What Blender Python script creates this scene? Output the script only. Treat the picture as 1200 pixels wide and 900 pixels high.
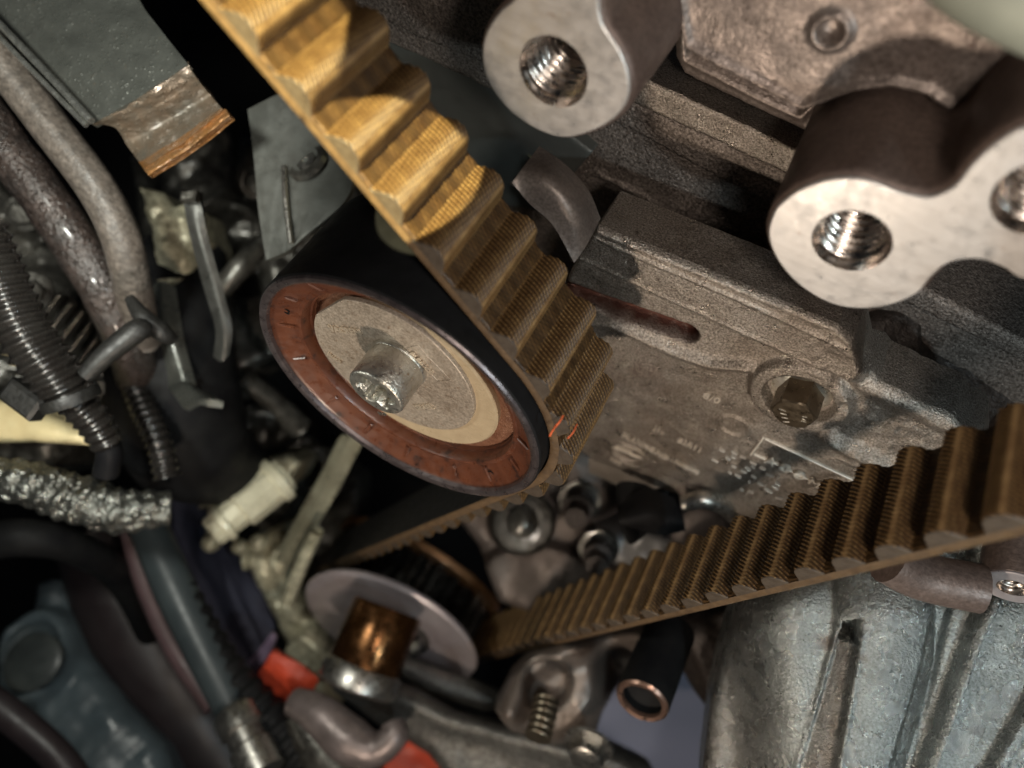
import bpy, math, random
import numpy as np
from mathutils import Matrix, Vector
from mathutils.geometry import delaunay_2d_cdt
random.seed(7); rng = np.random.RandomState(7)
for o in list(bpy.data.objects): bpy.data.objects.remove(o)
S = bpy.context.scene
COL = S.collection
PI = math.pi
# one unit = one centimetre.  engine frame: x along the block's joints, z up in the face plane, -y out of the engine
S.unit_settings.scale_length = 0.01
# ------------------------------------------------------------------ camera
FP = 860.0; VX, VY = 1375., -790.
nv = np.array([-(VX-600)/FP, -(450-VY)/FP, 1.]); nv /= np.linalg.norm(nv)
H0 = 5.669
def rayc(px, py): return np.array([(px-600)/FP, (450-py)/FP, -1.])
def rawc(px, py, h):
    r = rayc(px, py); return r*((h-H0)/(nv@r))
_a = rawc(700, 290, -5); _b = rawc(985, 412, -5)
_X = (_b-_a)/np.linalg.norm(_b-_a); _Y = -nv; _Z = np.cross(_X, _Y)
M3 = np.array([_X, _Y, _Z]); C0 = rawc(462, 468, 0)
CAM = M3@(-C0)
def U(px, py, h=0.): return M3@(rawc(px, py, h)-C0)      # a point of a face plane
def P2(px, py, h): q = U(px, py, h); return (q[0], q[2])
def W(px, py, d): return M3@(rayc(px, py)*d-C0)           # a point at a given distance
def PL(pts, h): return [P2(x, y, h) for x, y in pts]
RIGHT, UP, BACK = M3[:, 0], M3[:, 1], M3[:, 2]            # BACK points from the scene to the camera
cd = bpy.data.cameras.new('camera'); cam = bpy.data.objects.new('camera', cd); COL.objects.link(cam)
mw = Matrix.Identity(4)
for i in range(3):
    for j in range(3): mw[i][j] = M3[i][j]
    mw[i][3] = CAM[i]
cam.matrix_world = mw
cd.sensor_width = 36; cd.lens = 36*FP/1200; cd.clip_start = .1; cd.clip_end = 500
cd.dof.use_dof = True; cd.dof.focus_distance = 13.4; cd.dof.aperture_fstop = .105
S.camera = cam
# ------------------------------------------------------------------ light
wd = bpy.data.worlds.new('World'); S.world = wd; wd.use_nodes = True
bg = wd.node_tree.nodes['Background']; bg.inputs[0].default_value = (.75, .85, 1, 1); bg.inputs[1].default_value = .01
S.view_settings.view_transform = 'Standard'; S.view_settings.look = 'None'
S.view_settings.exposure = .2; S.view_settings.gamma = 1
def lamp(name, kind, loc, target, power, col, size=1., angle=60, blend=.3):
    l = bpy.data.lights.new(name, kind); l.energy = power; l.color = col
    if kind == 'AREA': l.shape = 'DISK'; l.size = size
    if kind == 'SPOT': l.spot_size = math.radians(angle); l.spot_blend = blend; l.shadow_soft_size = size
    o = bpy.data.objects.new(name, l); COL.objects.link(o)
    o.location = loc; d = Vector(target)-Vector(loc); o.rotation_euler = d.to_track_quat('-Z', 'Y').to_euler()
    return o
def camp(r, u, b): return CAM + RIGHT*r + UP*u + BACK*b
lamp('work_lamp', 'AREA', camp(3.2, -2.2, 2), (4, 3, 2), 860, (1, .88, .77), 2.0)
lamp('low_lamp', 'AREA', (5.6, -14, -2.5), (4.2, 3, 1.5), 1500, (1, .84, .68), 1.2)
for _c, _a in (((302, 56), 8.9), ((422, 190), 7.9)):
    lamp('torch_patch_cone', 'SPOT', (0, -9, 15), tuple(W(*_c, 9.3)), 54000, (1, .90, .50), .04, _a, .06)  # torch split into two added cones that shape the belt's lit patch
lamp('channel_fill', 'SPOT', camp(-8, 5, -2), tuple(W(90, 150, 16.5)), 13000, (.96, .97, .88), 1.2, 44, .6)  # added fill spot that brightens the metal channel and upper hoses
lamp('cool_lamp', 'AREA', camp(9, -9, 1), tuple(W(1050, 800, 13)), 1100, (.78, .94, 1), 1.0)
lamp('clutter_fill', 'AREA', tuple(W(-170, 470, 10)), tuple(W(230, 660, 26)), 760, (.96, .97, .88), 1.1)  # added fill aimed at the castings and hoses at lower left
# ------------------------------------------------------------------ mesh helpers
def grp(name, label=None, cat=None, group=None, loc=(0, 0, 0), kind=None):
    o = bpy.data.objects.new(name, None); COL.objects.link(o); o.location = loc; o.empty_display_size = .3
    tag(o, label, cat, group, kind); return o
def tag(o, label=None, cat=None, group=None, kind=None):
    if label: o['label'] = label
    if cat: o['category'] = cat
    if group: o['group'] = group
    if kind: o['kind'] = kind
    return o
def mesh(name, V, Fc, mat, parent=None, smooth=True, attrs=None, sharp=40, label=None):
    me = bpy.data.meshes.new(name)
    V = [tuple(map(float, v)) for v in V]
    me.from_pydata(V, [], [tuple(int(i) for i in f) for f in Fc])
    me.materials.append(mat)
    if attrs:
        for k, a in attrs.items():
            at = me.attributes.new(k, 'FLOAT', 'POINT'); at.data.foreach_set('value', np.asarray(a, np.float32))
    me.update()
    if smooth:
        me.shade_smooth()
        if sharp: me.set_sharp_from_angle(angle=math.radians(sharp))
    o = bpy.data.objects.new(name, me); COL.objects.link(o)
    if parent:
        o.parent = parent; par = parent; off = Vector((0, 0, 0))
        while par: off += par.location; par = par.parent
        if off.length: me.transform(Matrix.Translation(-off))
    if label: o['label'] = label
    return o
def cat_(*ms):
    V = []; Fc = []
    for v, f in ms:
        k = len(V); V += [tuple(p) for p in v]; Fc += [tuple(i+k for i in q) for q in f]
    return V, Fc
def gridf(nu, nv_, cu=False, cv=False):
    Fc = []
    for i in range(nu if cu else nu-1):
        for j in range(nv_ if cv else nv_-1):
            a = i*nv_+j; b = ((i+1) % nu)*nv_+j; c = ((i+1) % nu)*nv_+(j+1) % nv_; d = i*nv_+(j+1) % nv_
            Fc.append((a, b, c, d))
    return Fc
def lathe(prof, c=(0, 0), seg=96, closed=False, a0=0, a1=2*PI):      # prof [(r, y)] round an axis along y
    full = abs(a1-a0-2*PI) < 1e-6; n = seg if full else seg+1
    V = [];
    for i in range(n):
        t = a0+(a1-a0)*i/seg
        for r, y in prof: V.append((c[0]+r*math.cos(t), y, c[1]+r*math.sin(t)))
    return V, gridf(n, len(prof), full, closed)
def frame(t, up=(0, 0, 1)):
    t = np.array(t, float); t /= np.linalg.norm(t); u = np.array(up, float)
    if abs(t@u) > .95: u = np.array([1., 0, 0])
    a = np.cross(u, t); a /= np.linalg.norm(a); b = np.cross(t, a); return a, b, t
def rev(prof, p0, d, seg=48, roll=0, n=None):                         # prof [(r, s)] round any axis d from p0
    a, b, t = frame(d); p0 = np.array(p0, float); V = []
    for i in range(seg):
        w = 2*PI*i/seg+roll
        for r, s in prof: V.append(p0+t*s+(a*math.cos(w)+b*math.sin(w))*r)
    return V, gridf(seg, len(prof), True, False)
def spline(P, n):
    P = np.array(P, float); k = len(P); Q = np.vstack([2*P[0]-P[1], P, 2*P[-1]-P[-2]]); out = []
    for s in np.linspace(0, k-1-1e-9, n):
        i = int(s); u = s-i; p0, p1, p2, p3 = Q[i:i+4]
        out.append(.5*((2*p1)+(-p0+p2)*u+(2*p0-5*p1+4*p2-p3)*u*u+(-p0+3*p1-3*p2+p3)*u**3))
    return np.array(out)
def tube(P, R, n=60, seg=20, rf=None, cap=True):
    C = spline(P, n); L = np.r_[0, np.cumsum(np.linalg.norm(np.diff(C, axis=0), axis=1))]
    T = np.gradient(C, axis=0); a, b, t = frame(T[0]); V = []
    for i in range(n):
        t = T[i]/np.linalg.norm(T[i]); a = a-t*(a@t); a /= np.linalg.norm(a); b = np.cross(t, a)
        for j in range(seg):
            w = 2*PI*j/seg; r = R if np.isscalar(R) else np.interp(i/(n-1), np.linspace(0, 1, len(R)), R)
            if rf: r = r*rf(L[i], w)
            V.append(C[i]+(a*math.cos(w)+b*math.sin(w))*r)
    Fc = gridf(n, seg, False, True)
    if cap: Fc += [tuple(range(seg))[::-1], tuple(range((n-1)*seg, n*seg))]
    return V, Fc
def vnoise(X, Y, s, seed=0, oct=3):
    tot = 0; amp = 1; nrm = 0
    for k in range(oct):
        r = np.random.RandomState(seed*17+k); L = r.rand(64, 64); x = X*s+seed*3.7+k*11.1; y = Y*s+seed*1.9
        xi = np.floor(x).astype(int); yi = np.floor(y).astype(int); fx = x-xi; fy = y-yi
        fx = fx*fx*(3-2*fx); fy = fy*fy*(3-2*fy); g = lambda i, j: L[(xi+i) % 64, (yi+j) % 64]
        tot = tot+amp*((g(0, 0)*(1-fx)+g(1, 0)*fx)*(1-fy)+(g(0, 1)*(1-fx)+g(1, 1)*fx)*fy)
        nrm += amp; amp *= .5; s *= 2.03
    return tot/nrm
def sm(a, b, x): t = np.clip((x-a)/(b-a), 0, 1); return t*t*(3-2*t)
def segd(X, Z, a, b):
    a = np.array(a); b = np.array(b); d = b-a; t = np.clip(((X-a[0])*d[0]+(Z-a[1])*d[1])/(d@d), 0, 1)
    return np.hypot(X-a[0]-t*d[0], Z-a[1]-t*d[1])
def lined(X, Z, pts): return np.min([segd(X, Z, p, q) for p, q in zip(pts, pts[1:])], axis=0)
def polyd(X, Z, pts):
    d = lined(X, Z, list(pts)+[pts[0]]); ins = np.zeros(X.shape, bool)
    for (x0, z0), (x1, z1) in zip(pts, list(pts[1:])+[pts[0]]):
        if z0 == z1: continue
        ins ^= ((z0 > Z) != (z1 > Z)) & (X < (x1-x0)*(Z-z0)/(z1-z0)+x0)
    return np.where(ins, -d, d)
class Face:                      # the engine's face plane at height h
    def __init__(s, h): s.h = h; s.O = np.array([0, -h, 0]); s.A = np.array([1., 0, 0]); s.B = np.array([0, 0, 1.]); s.N = np.array([0, -1., 0])
    def q(s, px, py):
        r = M3@rayc(px, py); t = ((s.O-CAM)@s.N)/(r@s.N); p = CAM+r*t-s.O; return (p@s.A, p@s.B)
    def l(s, pts): return [s.q(x, y) for x, y in pts]
    def at(s, X, Z, H): return s.O+np.outer(X, s.A)+np.outer(Z, s.B)+np.outer(H, s.N)
class Plane(Face):
    def __init__(s, O, N, A):
        s.O = np.array(O); s.N = np.array(N)/np.linalg.norm(N); A = np.array(A); A = A-s.N*(A@s.N); s.A = A/np.linalg.norm(A); s.B = np.cross(s.N, s.A)
def cast(name, pl, outline, fn, mat, parent=None, res=.05, drop=1., edge=.12, stain=None, label=None):
    """a cast piece: relief over an outlined plane, rolling down into its side walls, closed behind"""
    O2 = pl.l(outline) ; xs, zs = zip(*O2); x0, x1, z0, z1 = min(xs)-.2, max(xs)+.2, min(zs)-.2, max(zs)+.2
    nx = int((x1-x0)/res)+2; nz = int((z1-z0)/res)+2
    X, Z = np.meshgrid(np.linspace(x0, x1, nx), np.linspace(z0, z1, nz), indexing='ij')
    sd = polyd(X, Z, O2); H = fn(X, Z, sd) if fn else np.zeros_like(X)
    e = np.clip((sd+edge)/edge, 0, 1); H = H-(1-np.sqrt(np.clip(1-e*e, 0, 1)))*edge
    gx, gz = np.gradient(sd, X[:, 0], Z[0, :]); gl = np.hypot(gx, gz)+1e-9; o_ = np.clip(sd, 0, None)
    X = X-o_*gx/gl; Z = Z-o_*gz/gl
    idx = -np.ones(X.shape, int)
    keep = sd < 0; cell = keep[:-1, :-1] | keep[1:, :-1] | keep[1:, 1:] | keep[:-1, 1:]
    used = np.zeros(X.shape, bool)
    for a in (0, 1):
        for b in (0, 1): used[a:nx-1+a, b:nz-1+b] |= cell
    idx[used] = np.arange(used.sum())
    V = pl.at(X[used], Z[used], H[used]); i, j = cell.nonzero()
    Fc = np.stack([idx[i, j], idx[i+1, j], idx[i+1, j+1], idx[i, j+1]], 1)
    if np.dot(np.cross(pl.A, pl.B), pl.N) < 0: Fc = Fc[:, ::-1]
    st_ = (stain(X, Z, sd) if stain else np.zeros_like(X))[used]
    P = []
    for (ax, az), (bx, bz) in zip(O2, O2[1:]+O2[:1]):
        m = max(1, int(math.hypot(bx-ax, bz-az)/res)); P += [(ax+(bx-ax)*i/m, az+(bz-az)*i/m) for i in range(m)]
    P = np.array(P); px_, pz_ = P[:, 0], P[:, 1]; hp_ = (fn(px_, pz_, np.zeros(len(P))) if fn else 0*px_)-edge; n0 = len(V); m = len(P)
    V = np.vstack([V]+[pl.at(px_, pz_, hp_-dd) for dd in (-.0, .05, drop*.5, drop)]); SK = []
    for k in range(3):
        for i in range(m): SK.append((n0+k*m+i, n0+k*m+(i+1) % m, n0+(k+1)*m+(i+1) % m, n0+(k+1)*m+i))
    Fc = [tuple(f) for f in Fc]+SK
    at = {'stain': np.r_[st_, np.zeros(4*m)]}
    return mesh(name, V, Fc, mat, parent, sharp=None, attrs=at, label=label)
def capped(outline, holes, y0, y1, bev=.06, rim=True):
    """slab between two face planes with holes through its front cap; outline and holes as (x, z) lists"""
    out = np.array(outline, float); ctr = out.mean(0)
    nx = np.roll(out, -1, 0)-np.roll(out, 1, 0); nrm = np.stack([nx[:, 1], -nx[:, 0]], 1); nrm /= np.linalg.norm(nrm, axis=1)[:, None]
    area = .5*np.sum(out[:, 0]*np.roll(out[:, 1], -1)-np.roll(out[:, 0], -1)*out[:, 1])
    if area < 0: nrm = -nrm
    ins = out-nrm*bev; mid = out-nrm*bev*.3
    n = len(out); V = []
    for ring, y in ((ins, y0), (mid, y0+bev*.3), (out, y0+bev), (out, y1)): V += [(p[0], y, p[1]) for p in ring]
    Fc = []
    for k in range(3):
        for i in range(n): Fc.append((k*n+i, k*n+(i+1) % n, (k+1)*n+(i+1) % n, (k+1)*n+i))
    vs = [Vector(p) for p in ins]; fs = [list(range(n))]; kk = n
    es = [(i, (i+1) % n) for i in range(n)]
    for h in holes:
        vs += [Vector(p) for p in h]; es += [(kk+i, kk+(i+1) % len(h)) for i in range(len(h))]; kk += len(h)
    r = delaunay_2d_cdt(vs, es, [], 0, 1e-5); cv = [tuple(p) for p in r[0]]; base = len(V); V += [(p[0], y0, p[1]) for p in cv]
    for t in r[2]:
        c = np.mean([cv[i] for i in t], 0); cx = np.array([c[0]]); cz = np.array([c[1]])
        if polyd(cx, cz, [tuple(p) for p in ins])[0] < 0 and all(polyd(cx, cz, [tuple(p) for p in h])[0] > 0 for h in holes):
            Fc.append(tuple(base+i for i in t))
    if not holes: Fc.append(tuple(range(3*n, 4*n)))
    return V, Fc
def circ(c, r, n=48): return [(c[0]+r*math.cos(2*PI*i/n), c[1]+r*math.sin(2*PI*i/n)) for i in range(n)]
def smooth2(pts, n=120, closed=True):
    P = np.array(pts, float); k = len(P); out = []
    for s in np.linspace(0, k, n, endpoint=False):
        i = int(s); u = s-i; p0, p1, p2, p3 = P[(i-1) % k], P[i % k], P[(i+1) % k], P[(i+2) % k]
        out.append(tuple(.5*((2*p1)+(-p0+p2)*u+(2*p0-5*p1+4*p2-p3)*u*u+(-p0+3*p1-3*p2+p3)*u**3)))
    return out
def sheet(rows, thick, nu=24, nv_=24, bump=0, seed=1, bs=1.5):
    """bent plate through rows of (px, py, distance) points, thickened away from the viewer"""
    R = np.array([[W(*p) for p in row] for row in rows])
    R1 = np.array([spline(r, nv_) for r in R]); G = np.array([spline(R1[:, j], nu) for j in range(nv_)]).transpose(1, 0, 2)
    du = np.gradient(G, axis=0); dv = np.gradient(G, axis=1); N = np.cross(du, dv); N /= np.linalg.norm(N, axis=2)[..., None]+1e-9
    s = np.sign(np.sum(N*(G-CAM), axis=2).mean()); N = N*s
    if bump:
        uu, vv = np.meshgrid(np.linspace(0, 3, nu), np.linspace(0, 3, nv_), indexing='ij'); G = G-N*(vnoise(uu, vv, bs, seed)[..., None]-.5)*bump
    V = list(G.reshape(-1, 3))+list((G+N*thick).reshape(-1, 3)); n = nu*nv_; q = gridf(nu, nv_)
    Fc = list(q)+[tuple(i+n for i in f[::-1]) for f in q]
    bd = [i*nv_ for i in range(nu)]+[(nu-1)*nv_+j for j in range(1, nv_)]+[i*nv_+nv_-1 for i in range(nu-2, -1, -1)]+[j for j in range(nv_-2, 0, -1)]
    for a, b in zip(bd, bd[1:]+bd[:1]): Fc.append((a, a+n, b+n, b))
    if s < 0: pass
    return V, Fc
def ngon_prism(p0, d, r, length, n=6, bev=.05, roll=0):
    return rev([(0, length), (r*.86, length), (r, length-bev), (r, 0), (0, 0)], p0, d, n, roll)
def box(c, a, b, n, sa, sb, sn, bev=.05):
    a = np.array(a, float); b = np.array(b, float); n = np.array(n, float); c = np.array(c, float)
    o = [(-1, -1), (1, -1), (1, 1), (-1, 1)]; V = []
    for k, (z, f) in enumerate(((-1, 1), (1-bev*2/sn if sn > 2*bev else .6, 1), (1, 0))):
        for x, y in o: V.append(c+a*x*(sa/2-(0 if f else bev))+b*y*(sb/2-(0 if f else bev))+n*z*sn/2)
    Fc = [(3, 2, 1, 0), (8, 9, 10, 11)]
    for k in (0, 4):
        for i in range(4): Fc.append((k+i, k+(i+1) % 4, k+4+(i+1) % 4, k+4+i))
    return V, Fc
def rock(c, r, seed=0, sub=3, amp=.25, sc=(1, 1, 1)):
    import bmesh
    bm = bmesh.new(); bmesh.ops.create_icosphere(bm, subdivisions=sub, radius=1); V = []
    for v in bm.verts:
        p = np.array(v.co); k = 1+amp*(vnoise(np.array([p[0]*1.3+p[2]+3]), np.array([p[1]*1.3-p[2]+5]), 1.6, seed)[0]*2-1); V.append(np.array(c)+p*k*r*np.array(sc))
    Fc = [tuple(v.index for v in f.verts) for f in bm.faces]; bm.free(); return V, Fc
def text(name, s, pl, px, py, size, dirpx, mat, parent, h=0., ext=.02, off=.004, flipup=1):
    """raised lettering lying on a plane, its baseline running towards the pixel dirpx"""
    cu = bpy.data.curves.new(name, 'FONT'); cu.body = s; cu.size = size; cu.extrude = ext; cu.offset = off; cu.resolution_u = 2
    tmp = bpy.data.objects.new('tmp', cu); COL.objects.link(tmp)
    me = bpy.data.meshes.new_from_object(tmp.evaluated_get(bpy.context.evaluated_depsgraph_get()))
    bpy.data.objects.remove(tmp); me.name = name
    a = np.array(pl.q(px, py)); b = np.array(pl.q(*dirpx)); d = (b-a)/np.linalg.norm(b-a); e = np.array([-d[1], d[0]])
    A = pl.A*d[0]+pl.B*d[1]; B = (pl.A*e[0]+pl.B*e[1]); 
    if np.dot(np.cross(A, B), pl.N) < 0: B = -B
    O = pl.O+pl.A*a[0]+pl.B*a[1]+pl.N*h
    for v in me.vertices:
        c = v.co; v.co = Vector(O+A*c.x+B*c.y+pl.N*c.z)
    me.materials.clear(); me.materials.append(mat)
    o = bpy.data.objects.new(name, me); COL.objects.link(o); o.parent = parent; o['kind'] = 'stuff'; return o
def bar(pl, a, b, w, h, hh):
    p = np.array(pl.q(*a)); q = np.array(pl.q(*b)); d = q-p; L = np.linalg.norm(d); d /= L; c = (p+q)/2
    C = pl.O+pl.A*c[0]+pl.B*c[1]+pl.N*h; A = pl.A*d[0]+pl.B*d[1]; B = np.cross(pl.N, A)
    return box(C, A, B, pl.N, L, w, hh, .01)
# ------------------------------------------------------------------ materials
def mat(name, c1, c2=None, metal=0., rough=.5, ns=2., cs=.5, grain=0., gs=14., gd=.03, stain=None, speck=None, speck_t=.62, speck_s=6., coat=0., rvar=.15, fine=0., spec=.5, wet=0., streak=None, mott=0.):
    m = bpy.data.materials.new(name); m.use_nodes = True; nt = m.node_tree; N = nt.nodes; L = nt.links
    b = N['Principled BSDF']; tc = N.new('ShaderNodeTexCoord'); co = tc.outputs['Object']
    if streak:
        mp = N.new('ShaderNodeMapping'); mp.inputs['Scale'].default_value = streak; L.new(co, mp.inputs[0]); cs_co = mp.outputs[0]
    else: cs_co = co
    def noise(s, d=5, r=.6, c=None):
        n = N.new('ShaderNodeTexNoise'); n.inputs['Scale'].default_value = s; n.inputs['Detail'].default_value = d; n.inputs['Roughness'].default_value = r
        L.new(c or co, n.inputs['Vector']); return n.outputs[0]
    def ramp(src, a, bb):
        r = N.new('ShaderNodeMapRange'); r.inputs[1].default_value = a; r.inputs[2].default_value = bb; L.new(src, r.inputs[0]); return r.outputs[0]
    def mix(f, a, bcol):
        x = N.new('ShaderNodeMix'); x.data_type = 'RGBA'; L.new(f, x.inputs[0])
        if isinstance(a, tuple): x.inputs[6].default_value = (*a, 1)
        else: L.new(a, x.inputs[6])
        x.inputs[7].default_value = (*bcol, 1); return x.outputs[2]
    c2 = c2 or tuple(v*.55 for v in c1)
    col = mix(ramp(noise(ns, 7, .65, cs_co), .5-cs*.3, .5+cs*.3), tuple(c1), c2)
    if speck: col = mix(ramp(noise(speck_s, 6, .7), speck_t, speck_t+.08), col, speck)
    if mott:
        ml = N.new('ShaderNodeMix'); ml.data_type = 'RGBA'; ml.blend_type = 'MULTIPLY'; ml.inputs[0].default_value = mott; L.new(col, ml.inputs[6])
        cr_ = N.new('ShaderNodeValToRGB'); cr_.color_ramp.elements[0].position = .36; cr_.color_ramp.elements[0].color = (.30, .27, .24, 1); cr_.color_ramp.elements[1].position = .66; cr_.color_ramp.elements[1].color = (1.75, 1.75, 1.75, 1)
        L.new(noise(gs*1.1, 3, .65), cr_.inputs[0]); L.new(cr_.outputs[0], ml.inputs[7]); col = ml.outputs[2]
    if stain:
        at = N.new('ShaderNodeAttribute'); at.attribute_name = 'stain'; nn = ramp(noise(3, 5), .3, .7)
        mm = N.new('ShaderNodeMath'); mm.operation = 'MULTIPLY_ADD'; L.new(nn, mm.inputs[0]); mm.inputs[1].default_value = .5; mm.inputs[2].default_value = .5
        m2 = N.new('ShaderNodeMath'); m2.operation = 'MULTIPLY'; L.new(at.outputs['Fac'], m2.inputs[0]); L.new(mm.outputs[0], m2.inputs[1]); m2.use_clamp = True
        col = mix(m2.outputs[0], col, stain)
    L.new(col, b.inputs['Base Color']); b.inputs['Metallic'].default_value = metal; b.inputs['Specular IOR Level'].default_value = spec
    rr = N.new('ShaderNodeMapRange'); L.new(noise(ns*2.3, 6), rr.inputs[0]); rr.inputs[1].default_value = .3; rr.inputs[2].default_value = .7
    rr.inputs[3].default_value = max(.03, rough-rvar); rr.inputs[4].default_value = min(1, rough+rvar); L.new(rr.outputs[0], b.inputs['Roughness'])
    b.inputs['Coat Weight'].default_value = coat; b.inputs['Coat Roughness'].default_value = .12
    last = None
    def bump(src, st, dist):
        nonlocal last
        x = N.new('ShaderNodeBump'); x.inputs['Strength'].default_value = st; x.inputs['Distance'].default_value = dist; L.new(src, x.inputs['Height'])
        if last: L.new(last, x.inputs['Normal'])
        last = x.outputs[0]
    if grain: bump(noise(gs, 3, .6, cs_co), grain, gd)
    if fine: bump(noise(gs*3.1, 2, .5), fine, gd*.35)
    if wet:
        v = N.new('ShaderNodeTexVoronoi'); v.inputs['Scale'].default_value = 9; L.new(co, v.inputs['Vector']); q = ramp(v.outputs['Distance'], .32, .1); bump(q, wet, .03)
    if last: L.new(last, b.inputs['Normal'])
    return m
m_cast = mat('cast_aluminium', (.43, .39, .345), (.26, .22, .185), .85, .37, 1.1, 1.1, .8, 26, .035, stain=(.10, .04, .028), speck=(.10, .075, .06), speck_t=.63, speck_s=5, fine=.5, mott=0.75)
m_letter = mat('highlit_lettering', (.85, .78, .68), (.62, .56, .48), .35, .4, 3, .8)  # lamp highlights on the raised letters put into their pale colour
m_mark = mat('raised_casting_mark', (.58, .52, .45), (.40, .35, .30), .6, .42, 3, .8)
m_cast2 = mat('rough_cast_aluminium', (.27, .23, .20), (.14, .115, .10), .5, .45, .9, 1, .9, 16, .05, stain=(.08, .04, .03), speck=(.07, .05, .04), fine=.6, mott=0.8)
m_head = mat('head_casting', (.24, .20, .175), (.17, .135, .12), .55, .42, .8, 1, .35, 12, .04, stain=(.09, .045, .035), speck=(.09, .06, .05), fine=.3, mott=0.4)
m_dark = mat('dark_oily_casting', (.05, .04, .035), (.02, .015, .012), .3, .5, 1.5, 1, .8, 10, .06, speck=(.12, .09, .06), speck_t=.66, fine=.4, mott=0.6)
m_house = mat('housing_aluminium', (.38, .41, .40), (.17, .18, .175), .9, .29, 1.0, 1, 1., 19, .04, stain=(.13, .09, .07), speck=(.22, .18, .15), speck_t=.68, speck_s=4, fine=.6, mott=.35)
m_mach = mat('machined_aluminium', (.60, .58, .56), (.46, .435, .41), .6, .40, 2.2, .9, .3, 9, .008, speck=(.36, .27, .21), speck_t=.63, speck_s=3.5, rvar=.14, streak=(1, 1, 6), fine=.15)
m_bossbody = mat('boss_body_casting', (.17, .125, .105), (.10, .07, .06), .35, .5, .8, .8, .4, 12, .03, mott=0.3)
m_thread = mat('thread_steel', (.62, .57, .52), (.40, .34, .30), 1., .26, 3, .8, .1, 20, .01)
m_steel = mat('steel', (.52, .50, .46), (.30, .28, .25), .95, .34, 3, .9, .25, 14, .02, speck=(.16, .12, .09), speck_t=.64)
m_zinc = mat('zinc_plated_steel', (.66, .65, .60), (.36, .34, .28), .9, .36, 4, .8, .5, 16, .03, speck=(.25, .17, .10), speck_t=.6, speck_s=9)
m_hub = mat('hub_plate_steel', (.40, .34, .275), (.30, .245, .19), .35, .45, 4, .7, .25, 22, .015, speck=(.20, .13, .08), speck_t=.60, speck_s=8, mott=0.4)
m_hublet = mat('hub_lettering', (.62, .52, .40), (.45, .37, .28), .5, .4, 3, .8)
m_cream = mat('cream_bush', (.48, .375, .24), (.37, .28, .175), .1, .34, 2, .7, .08, 10, .01, speck=(.3, .2, .1), speck_t=.68)
m_plastic = mat('brown_dust_shield', (.125, .042, .020), (.055, .018, .010), 0, .36, 2.6, .9, .12, 7, .02, speck=(.03, .014, .010), speck_t=.57, speck_s=2.6, spec=.6)
m_seal = mat('rusty_seal', (.30, .15, .09), (.15, .06, .035), .2, .4, 7, .8, .9, 13, .04)
m_black = mat('black_steel', (.010, .010, .011), (.006, .006, .006), 0, .62, 1, .5, spec=.15)
m_rim = mat('worn_rim_steel', (.20, .17, .17), (.09, .07, .07), .8, .34, 3, .8)
m_rubber = mat('black_rubber', (.012, .011, .010), (.014, .012, .011), 0, .65, 2, .6, .15, 10, .02, spec=.25)
m_hose = mat('grey_brown_hose', (.12, .10, .085), (.04, .034, .028), 0, .5, 3, .9, .6, 8, .04, mott=.5, fine=.3, streak=(1, 1, 1))
m_hosewet = mat('dark_wet_hose', (.022, .02, .019), (.05, .034, .028), .1, .34, 1.5, .9, .9, 8, .08, wet=1., coat=.35, mott=.6)
m_bracket = mat('oily_green_grey_metal', (.13, .135, .12), (.075, .078, .07), .55, .33, 1.1, 1, .35, 7, .04, stain=(.30, .11, .03), speck=(.16, .12, .08), speck_t=.64, coat=.6, wet=.5)
m_creamcast = mat('corroded_cream_casting', (.66, .63, .46), (.24, .22, .15), .3, .34, .8, 1, .35, 4, .08, speck=(.8, .78, .6), speck_t=.62, speck_s=3, mott=0.5)
m_greycast = mat('grey_casting', (.13, .125, .11), (.03, .028, .025), .6, .35, .7, 1, .4, 3.0, .08, speck=(.34, .33, .27), speck_t=.66, speck_s=1.5, coat=.3, mott=0.6)
m_brass = mat('amber_oiled_steel', (.17, .075, .025), (.05, .022, .010), .9, .25, 1.2, 1, .1, 5, .02)
m_flange = mat('pinkish_steel_flange', (.70, .63, .64), (.46, .38, .39), .6, .42, .8, .9)
m_navy = mat('navy_cloth', (.055, .055, .085), (.03, .03, .05), 0, .8, 1, .8, .4, 8, .05)
m_blueplastic = mat('blue_grey_plastic', (.12, .155, .17), (.045, .058, .065), 0, .4, .35, 1, .3, 1, .15)
m_red = mat('red_label', (.55, .06, .02), (.35, .04, .02), 0, .5, 1, .5)
m_darkhose = mat('dark_brown_hose', (.035, .025, .026), (.015, .012, .014), 0, .45, .4, .8, .2, 2, .05)
m_foil = mat('foil_wrap', (.36, .37, .34), (.12, .115, .10), .9, .3, 1.5, 1, 1., 3.5, .25)
m_blackplastic = mat('black_plastic', (.006, .006, .007), (.012, .012, .012), 0, .55, 1, .5, .2, 3, .04, spec=.12)
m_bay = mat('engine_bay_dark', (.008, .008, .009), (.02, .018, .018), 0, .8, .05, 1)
m_floor = mat('lavender_grey_floor', (.50, .50, .64), (.34, .34, .44), 0, .7, .03, .8)
m_yellow = mat('yellow_highlight_tone', (.88, .78, .48), (.62, .48, .24), 0, .35, .5, .9)  # bright yellow highlight put into the strip's base colour
m_tan = mat('belt_edge_tan', (.13, .08, .038), (.055, .032, .016), 0, .55, 5, .8, .35, 25, .02, speck=(.07, .05, .035), speck_t=.62, speck_s=9)
m_grit = mat('tooth_end_grey', (.075, .056, .038), (.032, .022, .015), 0, .55, 6, .8, .4, 20, .02)
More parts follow.
